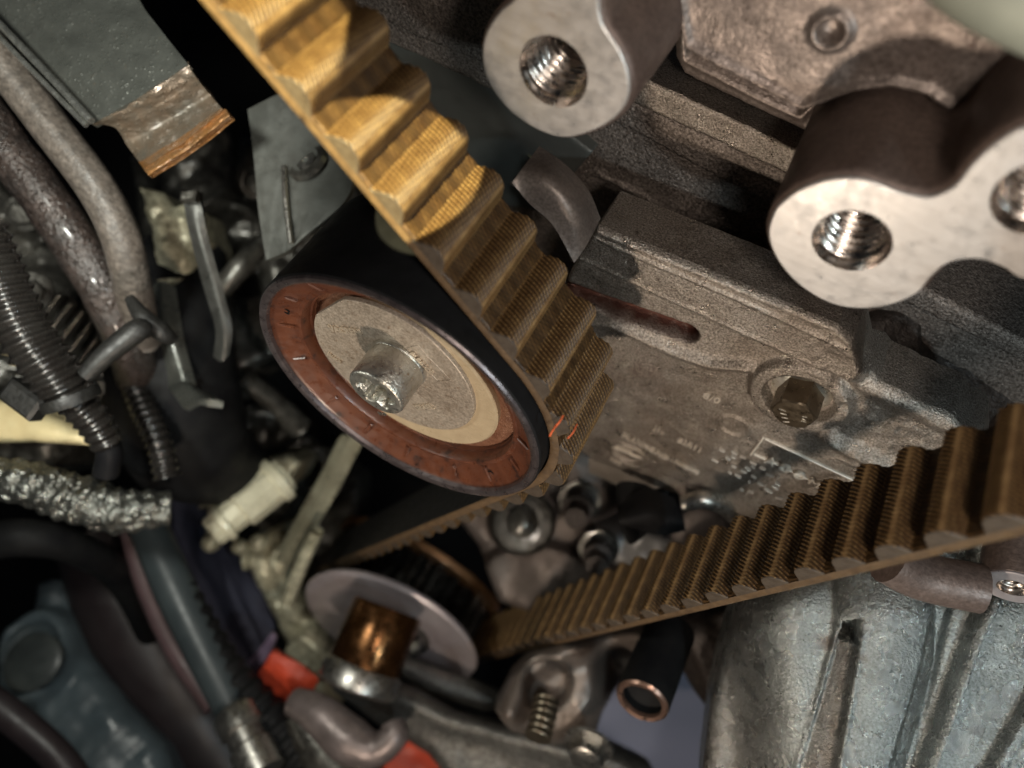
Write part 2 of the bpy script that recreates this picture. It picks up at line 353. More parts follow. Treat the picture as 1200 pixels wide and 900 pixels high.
def mat_fabric():
    m = bpy.data.materials.new('toothed_belt_fabric'); m.use_nodes = True; nt = m.node_tree; N = nt.nodes; L = nt.links; b = N['Principled BSDF']
    at = N.new('ShaderNodeAttribute'); at.attribute_name = 'rib'; cr = N.new('ShaderNodeAttribute'); cr.attribute_name = 'crest'
    tc = N.new('ShaderNodeTexCoord')
    n = N.new('ShaderNodeTexNoise'); n.inputs['Scale'].default_value = 5; n.inputs['Detail'].default_value = 6; L.new(tc.outputs['Object'], n.inputs[0])
    r = N.new('ShaderNodeValToRGB'); r.color_ramp.elements[0].color = (.014, .008, .003, 1); r.color_ramp.elements[1].color = (.36, .235, .095, 1)
    e = r.color_ramp.elements.new(.6); e.color = (.12, .066, .024, 1); L.new(at.outputs['Fac'], r.inputs[0])
    mx = N.new('ShaderNodeMix'); mx.data_type = 'RGBA'; L.new(cr.outputs['Fac'], mx.inputs[0]); L.new(r.outputs[0], mx.inputs[6]); mx.inputs[7].default_value = (.34, .22, .10, 1)
    m2 = N.new('ShaderNodeMix'); m2.data_type = 'RGBA'; m2.blend_type = 'MULTIPLY'; m2.inputs[0].default_value = .75; L.new(mx.outputs[2], m2.inputs[6])
    rp = N.new('ShaderNodeValToRGB'); rp.color_ramp.elements[0].position = .3; rp.color_ramp.elements[0].color = (.45, .36, .3, 1); rp.color_ramp.elements[1].position = .7; rp.color_ramp.elements[1].color = (1, 1, 1, 1)
    L.new(n.outputs[0], rp.inputs[0]); L.new(rp.outputs[0], m2.inputs[7]); L.new(m2.outputs[2], b.inputs['Base Color'])
    b.inputs['Roughness'].default_value = .5; b.inputs['Specular IOR Level'].default_value = .4
    n2 = N.new('ShaderNodeTexNoise'); n2.inputs['Scale'].default_value = 60; L.new(tc.outputs['Object'], n2.inputs[0])
    bp = N.new('ShaderNodeBump'); bp.inputs['Strength'].default_value = .35; bp.inputs['Distance'].default_value = .01; L.new(n2.outputs[0], bp.inputs['Height']); L.new(bp.outputs[0], b.inputs['Normal'])
    return m
m_fabric = mat_fabric()
# ------------------------------------------------------------------ background
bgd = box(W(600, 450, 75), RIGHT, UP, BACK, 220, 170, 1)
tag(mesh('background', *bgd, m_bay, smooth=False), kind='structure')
tag(mesh('floor', *box(W(800, 880, 36), RIGHT, UP, BACK, 10, 9, .6), m_floor, smooth=False), kind='structure')
# ------------------------------------------------------------------ engine block and head
BH = -6.2
F6 = Face(BH)
blk = grp('engine_block', 'rough brown grey engine block with layered joint strips above the bracket plate', 'engine block')
cast('block_face', F6, [(560, 60), (745, 145), (910, 232), (1000, 300), (1230, 420), (1230, 640), (900, 560), (600, 420), (420, 300), (420, 190)],
     lambda X, Z, s: -.5*sm(0, .25, .0-polyd(X, Z, F6.l([(900, 330), (1010, 330), (1230, 440), (1230, 640), (1000, 560)])))-.05+.10*(vnoise(X, Z, 1.2, 3)-.5)+.03*(vnoise(X, Z, 7, 4)-.5)
     + .07*np.exp(-(lined(X, Z, F6.l([(700, 205), (920, 320)]))/.06)**2), m_cast2, blk, .045, 1.5)
cast('joint_strip', F6, [(690, 85), (752, 118), (930, 198), (960, 215), (955, 262), (905, 237), (745, 150), (680, 112)],
     lambda X, Z, s: .12+.05*sm(.0, .1, polyd(X, Z, F6.l([(745, 135), (930, 220), (1000, 300), (700, 300)])))+.05*(vnoise(X, Z, 3, 6)-.5), m_cast2, blk, .04, 1.2, .05)
cast('upper_strip', F6, [(680, 45), (760, 82), (800, 100), (935, 163), (965, 175), (960, 212), (930, 194), (752, 112), (680, 78)],
     lambda X, Z, s: .30+.07*(vnoise(X, Z, 2.5, 8)-.5), m_cast, blk, .04, 1.2, .05)
cast('side_panel', F6, [(430, 30), (520, 40), (620, 110), (700, 170), (640, 240), (560, 230), (430, 160)],
     lambda X, Z, s: .25+.03*(vnoise(X, Z, 2, 9)-.5), mat('smooth_green_grey_panel', (.10, .105, .095), (.07, .07, .065), .3, .5, .6, .7, .15, 10, .02, speck=(.2, .18, .14), speck_t=.72), blk, .06, 1., .05)
cast('top_rail', F6, [(425, -60), (700, -60), (700, 120), (600, 95), (520, 58), (437, 22)],
     lambda X, Z, s: .75-.25*sm(0, .06, polyd(X, Z, F6.l([(425, -60), (700, -60), (700, 90), (560, 40), (440, -10)])))+.08*(vnoise(X, Z, 2, 11)-.5), m_cast2, blk, .05, 1.2, .06)
F65 = Face(-5.9)
hd = grp('cylinder_head', 'upper right grey head casting with stepped ribs and three machined threaded mounts', 'cylinder head')
def headf(X, Z, s):
    up = polyd(X, Z, F65.l([(808, -300), (815, -30), (823, 22), (885, 55), (958, 94), (985, 84), (1020, 70), (1060, 65), (1095, 72), (1130, 97), (1180, 95), (1330, 60), (1330, -300)]))
    H = .95*sm(.16, -.10, up)+.10*np.exp(-((up+.08)/.09)**2)
    e = polyd(X, Z, F65.l([(790, -200), (798, 70), (940, 142), (965, 118), (1330, 100), (1330, -300)]))
    H += .12*np.exp(-((e+.08)/.08)**2)
    pit = np.hypot(X-F65.q(992, -2)[0], Z-F65.q(992, -2)[1]); H += .10*np.exp(-((pit-.22)/.06)**2)-.15*sm(.2, .1, pit)
    return H+.07*(vnoise(X, Z, 1.2, 21)-.5)+.012*(vnoise(X, Z, 6, 22)-.5)
cast('head_face', F65, [(780, -260), (790, 68), (800, 88), (940, 155), (1010, 190), (1330, 190), (1330, -260)], headf, m_head, hd, .045, 1.6, .12)
def thread(name, c, r, h, mt, parent, depth=1.5, pitch=.15, seg=72):
    """helical internal thread with a chamfered mouth"""
    V = []; n = int(depth/pitch*9); prof = [(r*1.06, 0), (r*1.03, .03), (r, .07)]
    for i in range(seg):
        t = 2*PI*i/seg
        for q, y in prof: V.append((c[0]+q*math.cos(t), -h+y, c[1]+q*math.sin(t)))
        for k in range(n):
            y = .09+depth*k/n; ph = (y/pitch-i/seg) % 1; tri = abs(ph-.5)*2
            q = r*.99-.085*sm(.15, .85, tri)*min(1, (y-.05)/.2)
            V.append((c[0]+q*math.cos(t), -h+y, c[1]+q*math.sin(t)))
        V.append((c[0], -h+depth+.2, c[1]))
    return mesh(name, V, gridf(seg, len(prof)+n+1, True), mt, parent, sharp=None)
FB = Face(-3.)
def mount(name, outline_px, holes, hb, label):
    o = smooth2(FB.l(outline_px), 220)
    hs = [circ(c, r*1.06, 72) for c, r in holes]
    b = mesh(name, *capped(o, hs, 3.0, 3.04, .03), m_mach, hd, sharp=50, label=label)
    ob = np.array(o); 
    # body: a slightly larger skirt behind the machined face
    V = []; n = len(ob); nx = np.roll(ob, -1, 0)-np.roll(ob, 1, 0); nr = np.stack([nx[:, 1], -nx[:, 0]], 1); nr /= np.linalg.norm(nr, axis=1)[:, None]
    if .5*np.sum(ob[:, 0]*np.roll(ob[:, 1], -1)-np.roll(ob[:, 0], -1)*ob[:, 1]) < 0: nr = -nr
    for off, y in ((-.04, 3.035), (.03, 3.06), (.07, 3.16), (.07, 3.6), (.10, hb)):
        V += [(p[0], y, p[1]) for p in ob+nr*off]
    Fc = [(k*n+i, k*n+(i+1) % n, (k+1)*n+(i+1) % n, (k+1)*n+i) for k in range(4) for i in range(n)]
    mesh('mount_body', V, Fc, m_bossbody, b, sharp=50)
    for c, r in holes: thread('threaded_hole', c, r, -3.0, m_thread, b)
    return b
c1 = P2(648, 85, -3); 
mount('mounting_boss', [(565, 60), (570, 37), (585, 14), (603, -2), (620, -30), (640, -80), (720, -80), (704, -20), (702, 8), (706, 28), (716, 44), (728, 63), (736, 86), (737, 110), (728, 130), (708, 147), (680, 158.5), (655, 161), (627, 151), (600, 133), (580, 110), (568, 86)],
      [(c1, .50)], 6.3, 'bright machined boss face with one threaded hole beside the lit belt')
c2 = P2(997.5, 283, -3); c3 = P2(1222, 234, -3)
mount('mounting_boss', [(900, 275), (907, 248), (922, 232), (939, 221), (960, 213), (981, 209), (1002, 209), (1022, 213), (1050, 224), (1075, 230), (1095, 229.5), (1119, 217), (1140, 191), (1170, 165), (1205, 148), (1260, 150), (1310, 190), (1330, 250), (1300, 310), (1250, 335), (1200, 328), (1175, 314), (1150, 305), (1128, 305), (1108, 311), (1092, 325), (1074, 345), (1046, 357), (1018, 362), (988, 360), (960, 350), (930, 329), (909, 302)],
      [(c2, .49), (c3, .49)], 6.3, 'bright machined double mount face with two threaded holes joined by a web')
# ------------------------------------------------------------------ bracket plate
FPp = Face(-4.)
pq = FPp.q; pll = FPp.l
plate = grp('bracket_plate', 'brown grey cast bracket plate with raised ribs, slot and embossed writing behind the belt', 'bracket')
BC = pq(938, 461)
def platef(X, Z, s):
    band = polyd(X, Z, pll([(560, 190), (690, 252), (985, 372), (1006, 392), (1014, 428), (1000, 438), (950, 418), (884, 388), (740, 322), (685, 298), (560, 240)]))
    H = .24*sm(.26, -.12, band)+.03*np.exp(-((band+.06)/.06)**2)
    cre = lined(X, Z, pll([(650, 245), (735, 283), (860, 336), (992, 396)])); H += .045*np.exp(-(cre/.035)**2)
    sl = segd(X, Z, pq(600, 318), pq(803, 391)); H -= .40*sm(.30, .17, sl)
    H += .16*np.exp(-(lined(X, Z, pll([(640, 372), (720, 378), (800, 414), (835, 425), (878, 428)]))/.13)**2)
    r = np.hypot(X-BC[0], Z-BC[1]); H += .20*sm(1.05, .88, r); H -= .32*sm(.69, .66, r)
    H = np.where(r < .66, np.minimum(H, -.12), H)
    H += .22*np.exp(-(lined(X, Z, pll([(975, 512), (1040, 545), (1140, 585)]))/.22)**2)
    H += .12*np.exp(-(lined(X, Z, pll([(1010, 450), (1120, 500)]))/.2)**2)
    o = pq(860, 499); d = np.hypot(X-o[0], Z-o[1]); H += .055*np.exp(-((d-.33)/.035)**2)
    o = pq(735, 532); d = np.hypot(X-o[0], (Z-o[1])*1.1); H += .06*np.exp(-((d-.48)/.05)**2)-.07*sm(.44, .38, d)
    o = pq(812, 580); d = np.hypot(X-o[0], Z-o[1]); H += .06*sm(.42, .36, d)
    cor = sm(0, .5, polyd(X, Z, pll([(600, 200), (930, 340), (960, 520), (900, 700), (600, 600)])))
    H += (.012+.07*cor)*(vnoise(X, Z, 5, 31)-.5)+.035*(vnoise(X, Z, 1.3, 32)-.5)
    return H
def platest(X, Z, s):
    sl = segd(X, Z, pq(600, 318), pq(803, 391)); a = 1.5*sm(.34, .18, sl)
    a += .35*sm(1.2, .1, segd(X, Z, pq(690, 420), pq(760, 440)))*sm(.4, .6, vnoise(X, Z, 2, 5))
    return a
cast('plate_face', FPp, [(668, 318), (683, 290), (705, 258), (985, 373), (1003, 390), (1010, 424), (1030, 448), (1118, 489), (1150, 520), (1150, 640), (1000, 660), (900, 640), (850, 603), (818, 592), (797, 600), (795, 582), (742, 560), (684, 533), (640, 480), (640, 380)],
     platef, m_cast, plate, .032, 1.0, .10, platest)
text('lettering', 'PLANMOND', FPp, 729, 508, .23, (812, 552), m_letter, plate, .055, .04, .003)
text('lettering', 'I I Postenrie', FPp, 783, 535, .17, (840, 564), m_letter, plate, .055, .04, .003)
text('lettering', 'J1..', FPp, 767, 501, .22, (812, 521), m_letter, plate, .055, .04, .003)
text('lettering', '82R11', FPp, 794, 514, .24, (826, 530), m_letter, plate, .055, .04, .003)
text('lettering', '8/0', FPp, 824, 462, .30, (856, 475), m_letter, plate, .055, .04, .003)
for x0, y0, x1, y1 in [(190, 280, 245, 310), (310, 305, 365, 335), (390, 345, 450, 370), (485, 400, 550, 430), (120, 375, 180, 410), (255, 350, 300, 385), (310, 345, 350, 370), (440, 450, 490, 485), (500, 440, 530, 465), (400, 480, 455, 510), (310, 435, 355, 460), (340, 520, 400, 555), (280, 495, 310, 520), (640, 520, 720, 550), (730, 600, 775, 630), (560, 600, 620, 630), (580, 455, 635, 480), (500, 535, 540, 555), (470, 590, 490, 605), (390, 660, 425, 685), (470, 680, 520, 700), (700, 630, 760, 665), (630, 660, 700, 700), (730, 740, 800, 760), (470, 690, 440, 720), (640, 620, 625, 660), (760, 545, 735, 580), (545, 560, 520, 590)]:
    mesh('raised_mark', *bar(FPp, (820+x0/8.18, 490+y0/8.18), (820+x1/8.18, 490+y1/8.18), .032, .045, .07), m_mark, plate)
text('lettering', 'A G O M', FPp, 896, 538, .33, (954, 566), m_letter, plate, .055, .04, .003)
text('lettering', 'EWR', FPp, 721, 523, .22, (757, 541), m_letter, plate, -.015, .05, .0)
text('lettering', '2CE', FPp, 714, 538, .20, (748, 555), m_letter, plate, -.015, .05, .0)
for b_ in (bar(FPp, (897, 513), (1010, 566), .04, .02, .06), bar(FPp, (884, 531), (990, 580), .04, .02, .06), bar(FPp, (895, 512), (880, 532), .04, .023, .06), bar(FPp, (713, 523), (757, 542), .05, -.05, .06)): mesh('frame_line', *b_, m_letter, plate)
# hex flange bolt in the recess
fb = grp('hex_flange_bolt', 'steel hex flange bolt seated in the round recess of the bracket plate', 'bolt')
yb = 4.1
mesh('flange', *lathe([(0, yb-.05), (.30, yb-.10), (.52, yb-.05), (.575, yb-.01), (.57, yb+.03), (0, yb+.03)], BC, 64), m_zinc, fb)
def hexhead(c, y0, y1, r, roll, bev):
    V = []; n = 6; seg = 48
    prof = [(1, y0, 0), (1, y1+bev, 0), (.985, y1+bev*.5, .3), (.90, y1, 1), (0, y1, 1)]
    for i in range(seg):
        t = 2*PI*i/seg; hexr = r*math.cos(PI/6)/math.cos(((t) % (PI/3))-PI/6)
        for k, y, m in prof:
            q = (hexr*(1-m)+r*.93*m)*k if k else 0
            q = min(q, hexr*1.0) if k else 0
            V.append((c[0]+q*math.cos(t+roll), y, c[1]+q*math.sin(t+roll)))
    return V, gridf(seg, len(prof), True)
m_bolt = mat('dark_bolt_steel', (.22, .18, .13), (.12, .095, .065), .85, .36, 3, .8, .2, 14, .02)
mesh('hex_head', *hexhead(BC, yb-.06, yb-.66, .44, .35, .06), m_bolt, fb, sharp=28)
Fh = Face(-(yb-.66))
mk = [bar(Fh, (913+i*1.5, 479+5*i), (921+i*1.2, 482+4.2*i), .03, .0, .02) for i in range(4)]+[bar(Fh, (940, 488), (946, 489), .03, 0, .02), bar(Fh, (939, 493), (945, 495), .03, 0, .02), bar(Fh, (940, 490), (944, 493), .03, 0.003, .02)]
for b_ in mk: mesh('grade_mark', *b_, m_zinc, fb)
# curved guard tab between the block and the belt
def DH(px, py, h): return (px, py, (h-H0)/(nv@rayc(px, py)))
tb = sheet([[DH(600, 214, -2.6), DH(622, 240, -2.6), DH(648, 264, -2.6), DH(673, 308, -2.6)], [DH(613, 196, -2.9), DH(645, 212, -2.8), DH(672, 243, -2.8), DH(687, 288, -2.9)], [DH(632, 171, -3.6), DH(662, 192, -3.6), DH(689, 222, -3.6), DH(704, 256, -3.6)]], .10, 24, 24)
tag(mesh('guard_tab', *tb, mat('tab_steel', (.19, .16, .14), (.14, .11, .095), .5, .5, 1.5, .7, .3, 20, .015, speck=(.06, .045, .04), speck_t=.68, mott=0.4), sharp=30), 'small curved brown grey metal tab beside the shaded belt teeth', 'guard tab')
# ------------------------------------------------------------------ idler pulley
PO = lambda *a: None
pul = grp('idler_pulley', 'round idler pulley with brown dust ring and cream hub plate pressed against the belt', 'pulley')
mesh('outer_race', *lathe([(2.80, .06), (2.86, .0), (2.93, .0), (2.985, .06), (2.985, 2.25), (2.9, 2.3), (2.2, 2.3)], (0, 0), 160), m_black, pul)
mesh('race_rim', *lathe([(2.78, .09), (2.80, .02), (2.86, -.015), (2.93, -.012), (2.96, .03), (2.9, .10)], (0, 0), 160), m_rim, pul)
# dust ring: dished brown plastic
ring = lathe([(2.80, .08), (2.77, .13), (2.72, .15), (2.58, .27), (2.50, .30), (2.38, .36), (2.34, .345), (2.29, .36), (2.26, .42), (2.255, .60), (2.22, .62), (2.21, .75)], (0, 0), 200)
rg = mesh('dust_ring', *ring, m_plastic, pul)
for i in range(15):
    t = 2*PI*(i+.3)/15+rng.uniform(-.05, .05)
    a = np.array([math.cos(t), 0, math.sin(t)]); b = np.array([-math.sin(t), 0, math.cos(t)])
    mesh('moulded_rib', *box(a*2.56+np.array([0, .275, 0]), a-np.array([0, -.42, 0])*-1*-1 if False else np.array([a[0], -.42, a[2]])/1.085, b, np.array([-.42*a[0], -1, -.42*a[2]])/1.085, rng.uniform(.22, .34), .07, .13, .02), m_plastic, rg)
for ang in (2.85, 5.6):
    mesh('pin_hole', *lathe([(.075, .26), (.055, .26), (.05, .4), (0, .4)], (2.55*math.cos(ang), 2.55*math.sin(ang)), 20), m_black, rg)
mesh('bearing_seal', *lathe([(2.23, .72), (2.12, .66), (2.0, .65), (1.8, .70), (0, .74)], (0, 0), 120), m_seal, pul)
mesh('cream_bush', *lathe([(1.93, .75), (1.95, .56), (1.91, .52), (0, .52)], (-.07, -.06), 120), m_cream, pul)
# hub plate: eccentric disc with one flat corner at its upper left
def hubout():
    pts = [(362, 371), (368, 366), (402, 351), (430, 352), (470, 370), (505, 397), (535, 430), (551, 458), (557, 480), (550, 496), (535, 502), (512, 503), (480, 494), (440, 475), (410, 453), (385, 425), (370, 396)]
    return None
_A = np.array(P2(370, 369, -.44)); _B = np.array(P2(401, 351, -.44)); _c = np.array([-.33, .20])
ta = math.atan2(*(_A-_c)[::-1]); tb_ = math.atan2(*(_B-_c)[::-1])
ra, rb_ = np.linalg.norm(_A-_c), np.linalg.norm(_B-_c); HUB = [tuple(_B), tuple(_A)]
for i in range(1, 120):
    t = ta+(2*PI-(ta-tb_))*i/120; w = i/120; r = 1.76+(ra-1.76)*max(0, 1-w*6)+(rb_-1.76)*max(0, 1-(1-w)*6)
    HUB.append((_c[0]+r*math.cos(t), _c[1]+r*math.sin(t)))
mesh('hub_plate', *capped(HUB, [], .44, .53, .025), m_hub, pul, sharp=35)
FH = Face(-.44)
text('lettering', 'VACREN', FH, 389, 387, .21, (437, 393), m_hublet, pul, .0, .035, .008)
text('lettering', 'Bucz', FH, 384, 414, .17, (410, 431), m_hublet, pul, .0, .035, .008)
text('lettering', 'ISRAEL', FH, 489, 479, .19, (529, 477), m_hublet, pul, .0, .035, .008)
for b_ in (bar(FH, (477, 409), (513, 446), .03, .0, .025), bar(FH, (490, 406), (527, 444), .03, .0, .025), bar(FH, (513, 447), (528, 445), .03, .002, .025), bar(FH, (477, 408), (490, 405), .03, .002, .025)): mesh('frame_line', *b_, m_hub, pul)
text('lettering', '8LBE*CB', FH, 481, 412, .15, (517, 449), m_hublet, pul, .0, .035, .008)
# bolt with a six lobe socket
tbolt = grp('socket_bolt', 'silver round head bolt with star socket in the centre of the idler pulley', 'bolt')
bc = (-.14, .56)
rb = .56; hb = .80
def torx(t, r1, r2): return r2+(r1-r2)*(.5+.5*math.cos(6*t))**.8
V = []; seg = 96; prof = [(rb, .02), (rb*1.04, -.02), (rb*1.03, -.08), (rb, -.10), (rb, -.30), (rb*.995, -hb+.05), (rb*.97, -hb+.015), (rb*.93, -hb), (rb*.80, -hb+.002)]
for i in range(seg):
    t = 2*PI*i/seg
    for r, y in prof: V.append((bc[0]+r*math.cos(t), y, bc[1]+r*math.sin(t)))
    for k, y in ((1.06, -hb+.005), (1.0, -hb+.03), (.98, -hb+.30)):
        q = torx(t, .40, .27)*k; V.append((bc[0]+q*math.cos(t), y, bc[1]+q*math.sin(t)))
    V.append((bc[0], -hb+.36, bc[1]))
V = [(x, y+.46, z) for x, y, z in V]; hb -= .46
mesh('bolt_head', V, gridf(seg, len(prof)+4, True), m_zinc, tbolt, sharp=38)
Fb = Face(hb)
text('head_mark', '10.9', Fb, 444, 486, .13, (462, 489), m_steel, tbolt, .0, .008, .003)
text('head_mark', 'VB', Fb, 418, 453, .13, (427, 466), m_steel, tbolt, .0, .008, .003)
# ------------------------------------------------------------------ timing belt
YF, WID = .32, 1.83
RB = 3.02
SC = np.array([-1.6, -19.2]); RS = 3.66
def tangent_inner(c1, r1, c2, r2):
    """line leaving circle 1 clockwise and joining circle 2 counter-clockwise"""
    d = c2-c1; D = np.linalg.norm(d); best = None
    base = math.atan2(d[1], d[0]); off = math.acos((r1+r2)/D)
    for sgn in (1, -1):
        a = base+sgn*off; n = np.array([math.cos(a), math.sin(a)]); p = c1+n*r1; q = c2-n*r2
        t = (q-p)/np.linalg.norm(q-p); out = np.array([-t[1], t[0]])
        if out@n > .9: best = (p, q, a)
    return best
A0 = np.array([-2.47-.77*14, 6.56+.60*14]); # top strand runs in from beyond the picture
# tangent from the top strand direction to the pulley
td = np.array([3.07, -3.10]); p_on = np.array([-2.35, 6.50])
D = np.linalg.norm(p_on); al = math.atan2(p_on[1], p_on[0])-math.acos(RB/D); T1 = RB*np.array([math.cos(al), math.sin(al)])
dirtop = (T1-p_on)/np.linalg.norm(T1-p_on)
pI, qI, aI = tangent_inner(np.array([0., 0.]), RB, SC, RS)
path = [p_on-dirtop*9]
for s in np.linspace(0, 1, 12)[0:]: path.append(p_on-dirtop*9+(T1-(p_on-dirtop*9))*s)
a0 = math.atan2(T1[1], T1[0]); a1 = aI
while a1 > a0: a1 -= 2*PI
for s in np.linspace(0, 1, 40)[1:]: a = a0+(a1-a0)*s; path.append(RB*np.array([math.cos(a), math.sin(a)]))
for s in np.linspace(0, 1, 20)[1:]: path.append(pI+(qI-pI)*s)
b0 = math.atan2(*(qI-SC)[::-1]); far = np.array([8.98+.29*8, 3.71+1*8]); D2 = np.linalg.norm(far-SC); be = math.atan2(*(far-SC)[::-1])-math.acos(RS/D2)
while be < b0: be += 2*PI
for s in np.linspace(0, 1, 50)[1:]: a = b0+(be-b0)*s; path.append(SC+RS*np.array([math.cos(a), math.sin(a)]))
pe = path[-1]
for s in np.linspace(0, 1, 24)[1:]: path.append(pe+(far-pe)*s)
path = np.array(path); keepp = np.r_[True, np.linalg.norm(np.diff(path, axis=0), axis=1) > 1e-5]; path = path[keepp]
Ls = np.r_[0, np.cumsum(np.linalg.norm(np.diff(path, axis=0), axis=1))]
def onp(s):
    p = np.array([np.interp(s, Ls, path[:, 0]), np.interp(s, Ls, path[:, 1])]); e = .06
    q0 = np.array([np.interp(s-e, Ls, path[:, 0]), np.interp(s-e, Ls, path[:, 1])]); q1 = np.array([np.interp(s+e, Ls, path[:, 0]), np.interp(s+e, Ls, path[:, 1])])
    t = q1-q0; t /= np.linalg.norm(t); return p, t, np.array([-t[1], t[0]])
PITCH = .885; BT = .20; TH = .285
belt = grp('timing_belt', 'long brown fabric faced toothed timing belt running round the idler pulley', 'timing belt')
def ribs(s, v, k=11.5, sk=.9):
    """raised diagonal cords of the tooth facing, sharpened; v across the belt, s along it"""
    x = v*k+s*sk*k*.5; w = .5+.5*np.cos(2*PI*x); return w**.8
# the band: fabric side, edges and back
ss = np.arange(.1, Ls[-1]-.1, .11); nvv = 150
vv = np.linspace(0, WID, nvv)
V = []; rib = []; crest = []
for s in ss:
    p, t, n = onp(s); w = ribs(s, vv, 12.5, .6)
    f2 = .5+.5*np.cos(2*PI*(s*9+vv*3)); h = BT+.034*w*(.6+.4*f2)
    ed = np.minimum(vv, WID-vv); h = h-.02*(ed < .03)
    for v, hh, r in zip(vv, h, w*(.55+.45*f2)): V.append((p[0]+n[0]*hh, YF+v, p[1]+n[1]*hh)); rib.append(r*.75); crest.append(0)
mesh('tooth_side_fabric', V, gridf(len(ss), nvv), m_fabric, belt, sharp=None, attrs={'rib': rib, 'crest': crest})
V = []
for s in ss:
    p, t, n = onp(s)
    for h, v in ((BT-.015, .0), (BT*.5, -.008), (.03, -.004), (.0, .02)): V.append((p[0]+n[0]*h, YF+v, p[1]+n[1]*h))
mesh('belt_edge', V, gridf(len(ss), 4), m_tan, belt)
V = []
for s in ss:
    p, t, n = onp(s)
    for h, v in ((.0, .02), (-.002, .1), (-.002, WID-.1), (0, WID-.02), (BT*.5, WID), (BT, WID)): V.append((p[0]+n[0]*h, YF+v, p[1]+n[1]*h))
mesh('belt_back', V, gridf(len(ss), 6), m_rubber, belt)
# one tooth, shared by all
def tooth_mesh():
    half = [(-.36, -.012), (-.315, .03), (-.28, .09), (-.235, .18), (-.185, .262), (-.135, .32), (-.08, .352), (-.04, .36)]
    prof = np.array(half+[(0, .362)]+[(-x, y) for x, y in half[::-1]]); prof[:, 1] *= TH/.362
    # finer profile
    P = spline(prof, 34); nv2 = 240; v = np.linspace(0, WID, nv2); V = []; R = []; C = []
    N2 = np.gradient(P, axis=0); N2 = np.stack([-N2[:, 1], N2[:, 0]], 1); N2 /= np.linalg.norm(N2, axis=1)[:, None]
    L2 = np.r_[0, np.cumsum(np.linalg.norm(np.diff(P, axis=0), axis=1))]
    for i, (p, n) in enumerate(zip(P, N2)):
        worn = math.exp(-((p[0]-.125)/.028)**2)*(p[1] > .2)
        w = ribs(L2[i], v, 12.5, 1.1)*(1-worn)+.6*worn; fin = .5+.5*np.cos(2*PI*(L2[i]*14-v*2))
        amp = .036*(1-worn)
        edz = np.clip(np.minimum(v, WID-v)/.05, 0, 1); rd = .03*(1-np.sqrt(1-(1-edz)**2)) if p[1] > .02 else 0*v
        for k in range(nv2):
            d = amp*(w[k]-.5)*(.75+.25*fin[k])-rd[k]*1.2
            V.append((p[0]+n[0]*d, YF+v[k], BT-.02+p[1]+n[1]*d)); R.append(w[k]*(.7+.3*fin[k])); C.append(worn)
    me = bpy.data.meshes.new('tooth'); me.from_pydata([tuple(map(float, q)) for q in V], [], gridf(len(P), nv2)); me.materials.append(m_fabric); me.materials.append(m_grit)
    for nm, a in (('rib', R), ('crest', C)):
        at = me.attributes.new(nm, 'FLOAT', 'POINT'); at.data.foreach_set('value', np.asarray(a, np.float32))
    me.shade_smooth(); return me, P
tme, TP = tooth_mesh()
tem = bpy.data.meshes.new('tooth_end'); n = len(TP)
ev = [(p[0]*.93, YF-.005+.0*i, BT-.02+max(p[1]*.97, 0)) for i, p in enumerate(TP)]+[(p[0]*.995, YF+.012, BT-.02+p[1]*.995) for p in TP]
tem.from_pydata([tuple(map(float, v)) for v in ev], [], [tuple(range(n))]+[(i, i+1, n+i+1, n+i) for i in range(n-1)]); tem.materials.append(m_grit); tem.update()
s = .55; first = True; ntooth = 0
while s < Ls[-1]-.4:
    p, t, n2 = onp(s)
    o = bpy.data.objects.new('tooth', tme); COL.objects.link(o); o.parent = belt; o.location = (p[0], 0, p[1]); o.rotation_euler = (0, math.atan2(-t[1], t[0]), 0)
    e = bpy.data.objects.new('cut_end', tem); COL.objects.link(e); e.parent = o
    s += PITCH; ntooth += 1
# a loose orange thread caught on the pulley-side teeth
fr = grp('frayed_thread', 'bright orange frayed thread caught between belt teeth near the pulley rim', 'thread')
m_or = mat('orange_thread', (.75, .15, .05), (.55, .1, .03), 0, .5, 3, .5)
for k, (a, b, c) in enumerate((((653, 497), (648, 504), (644, 511)), ((660, 487), (655, 495), (650, 500)), ((676, 497), (672, 506), (665, 514)))):
    mesh('strand', *tube([W(*a, 11.75), W(*b, 11.7), W(*c, 11.75)], .018 if k < 2 else .012, 14, 6), m_or, fr)
# ------------------------------------------------------------------ crank sprocket
sp = grp('crank_sprocket', 'black toothed drive sprocket with pale front flange and tan rear flange in the lower loop', 'sprocket')
V = []; seg = 26*8
for i in range(seg):
    t = 2*PI*i/seg; g = sm(.25, .75, np.array(abs(((i/8) % 1)-.5)*2)); r = RS-.25-.38*(1-float(g))
    for y in (.15, .2, 1.2, 2.3): V.append((SC[0]+r*math.cos(t), y, SC[1]+r*math.sin(t)))
m_spr = mat('black_sprocket_steel', (.05, .048, .045), (.02, .018, .016), .85, .3, 2, .8)
mesh('toothed_barrel', *(V, gridf(seg, 4, True)), m_spr, sp, sharp=30)
FC = W(457, 738, 26); _T = (CAM-FC)/np.linalg.norm(CAM-FC); _m = RIGHT*-.454+UP*-.891; _m = _m-_T*(_m@_T); _m /= np.linalg.norm(_m); FN = _T*.40+_m*.917
mesh('front_flange', *rev([(1.2, 0), (2.3, 0), (2.75, .02), (3.05, .09), (3.25, .09), (3.32, .03), (3.25, -.12), (2.6, -.16)], FC, FN, 120), m_flange, sp)
mesh('rear_flange', *lathe([(3.0, 2.3), (3.85, 2.3), (3.9, 2.36), (3.9, 2.6), (3.0, 2.6)], SC, 120), mat('tan_flange', (.30, .15, .06), (.15, .07, .03), .6, .45, 1, .8), sp)
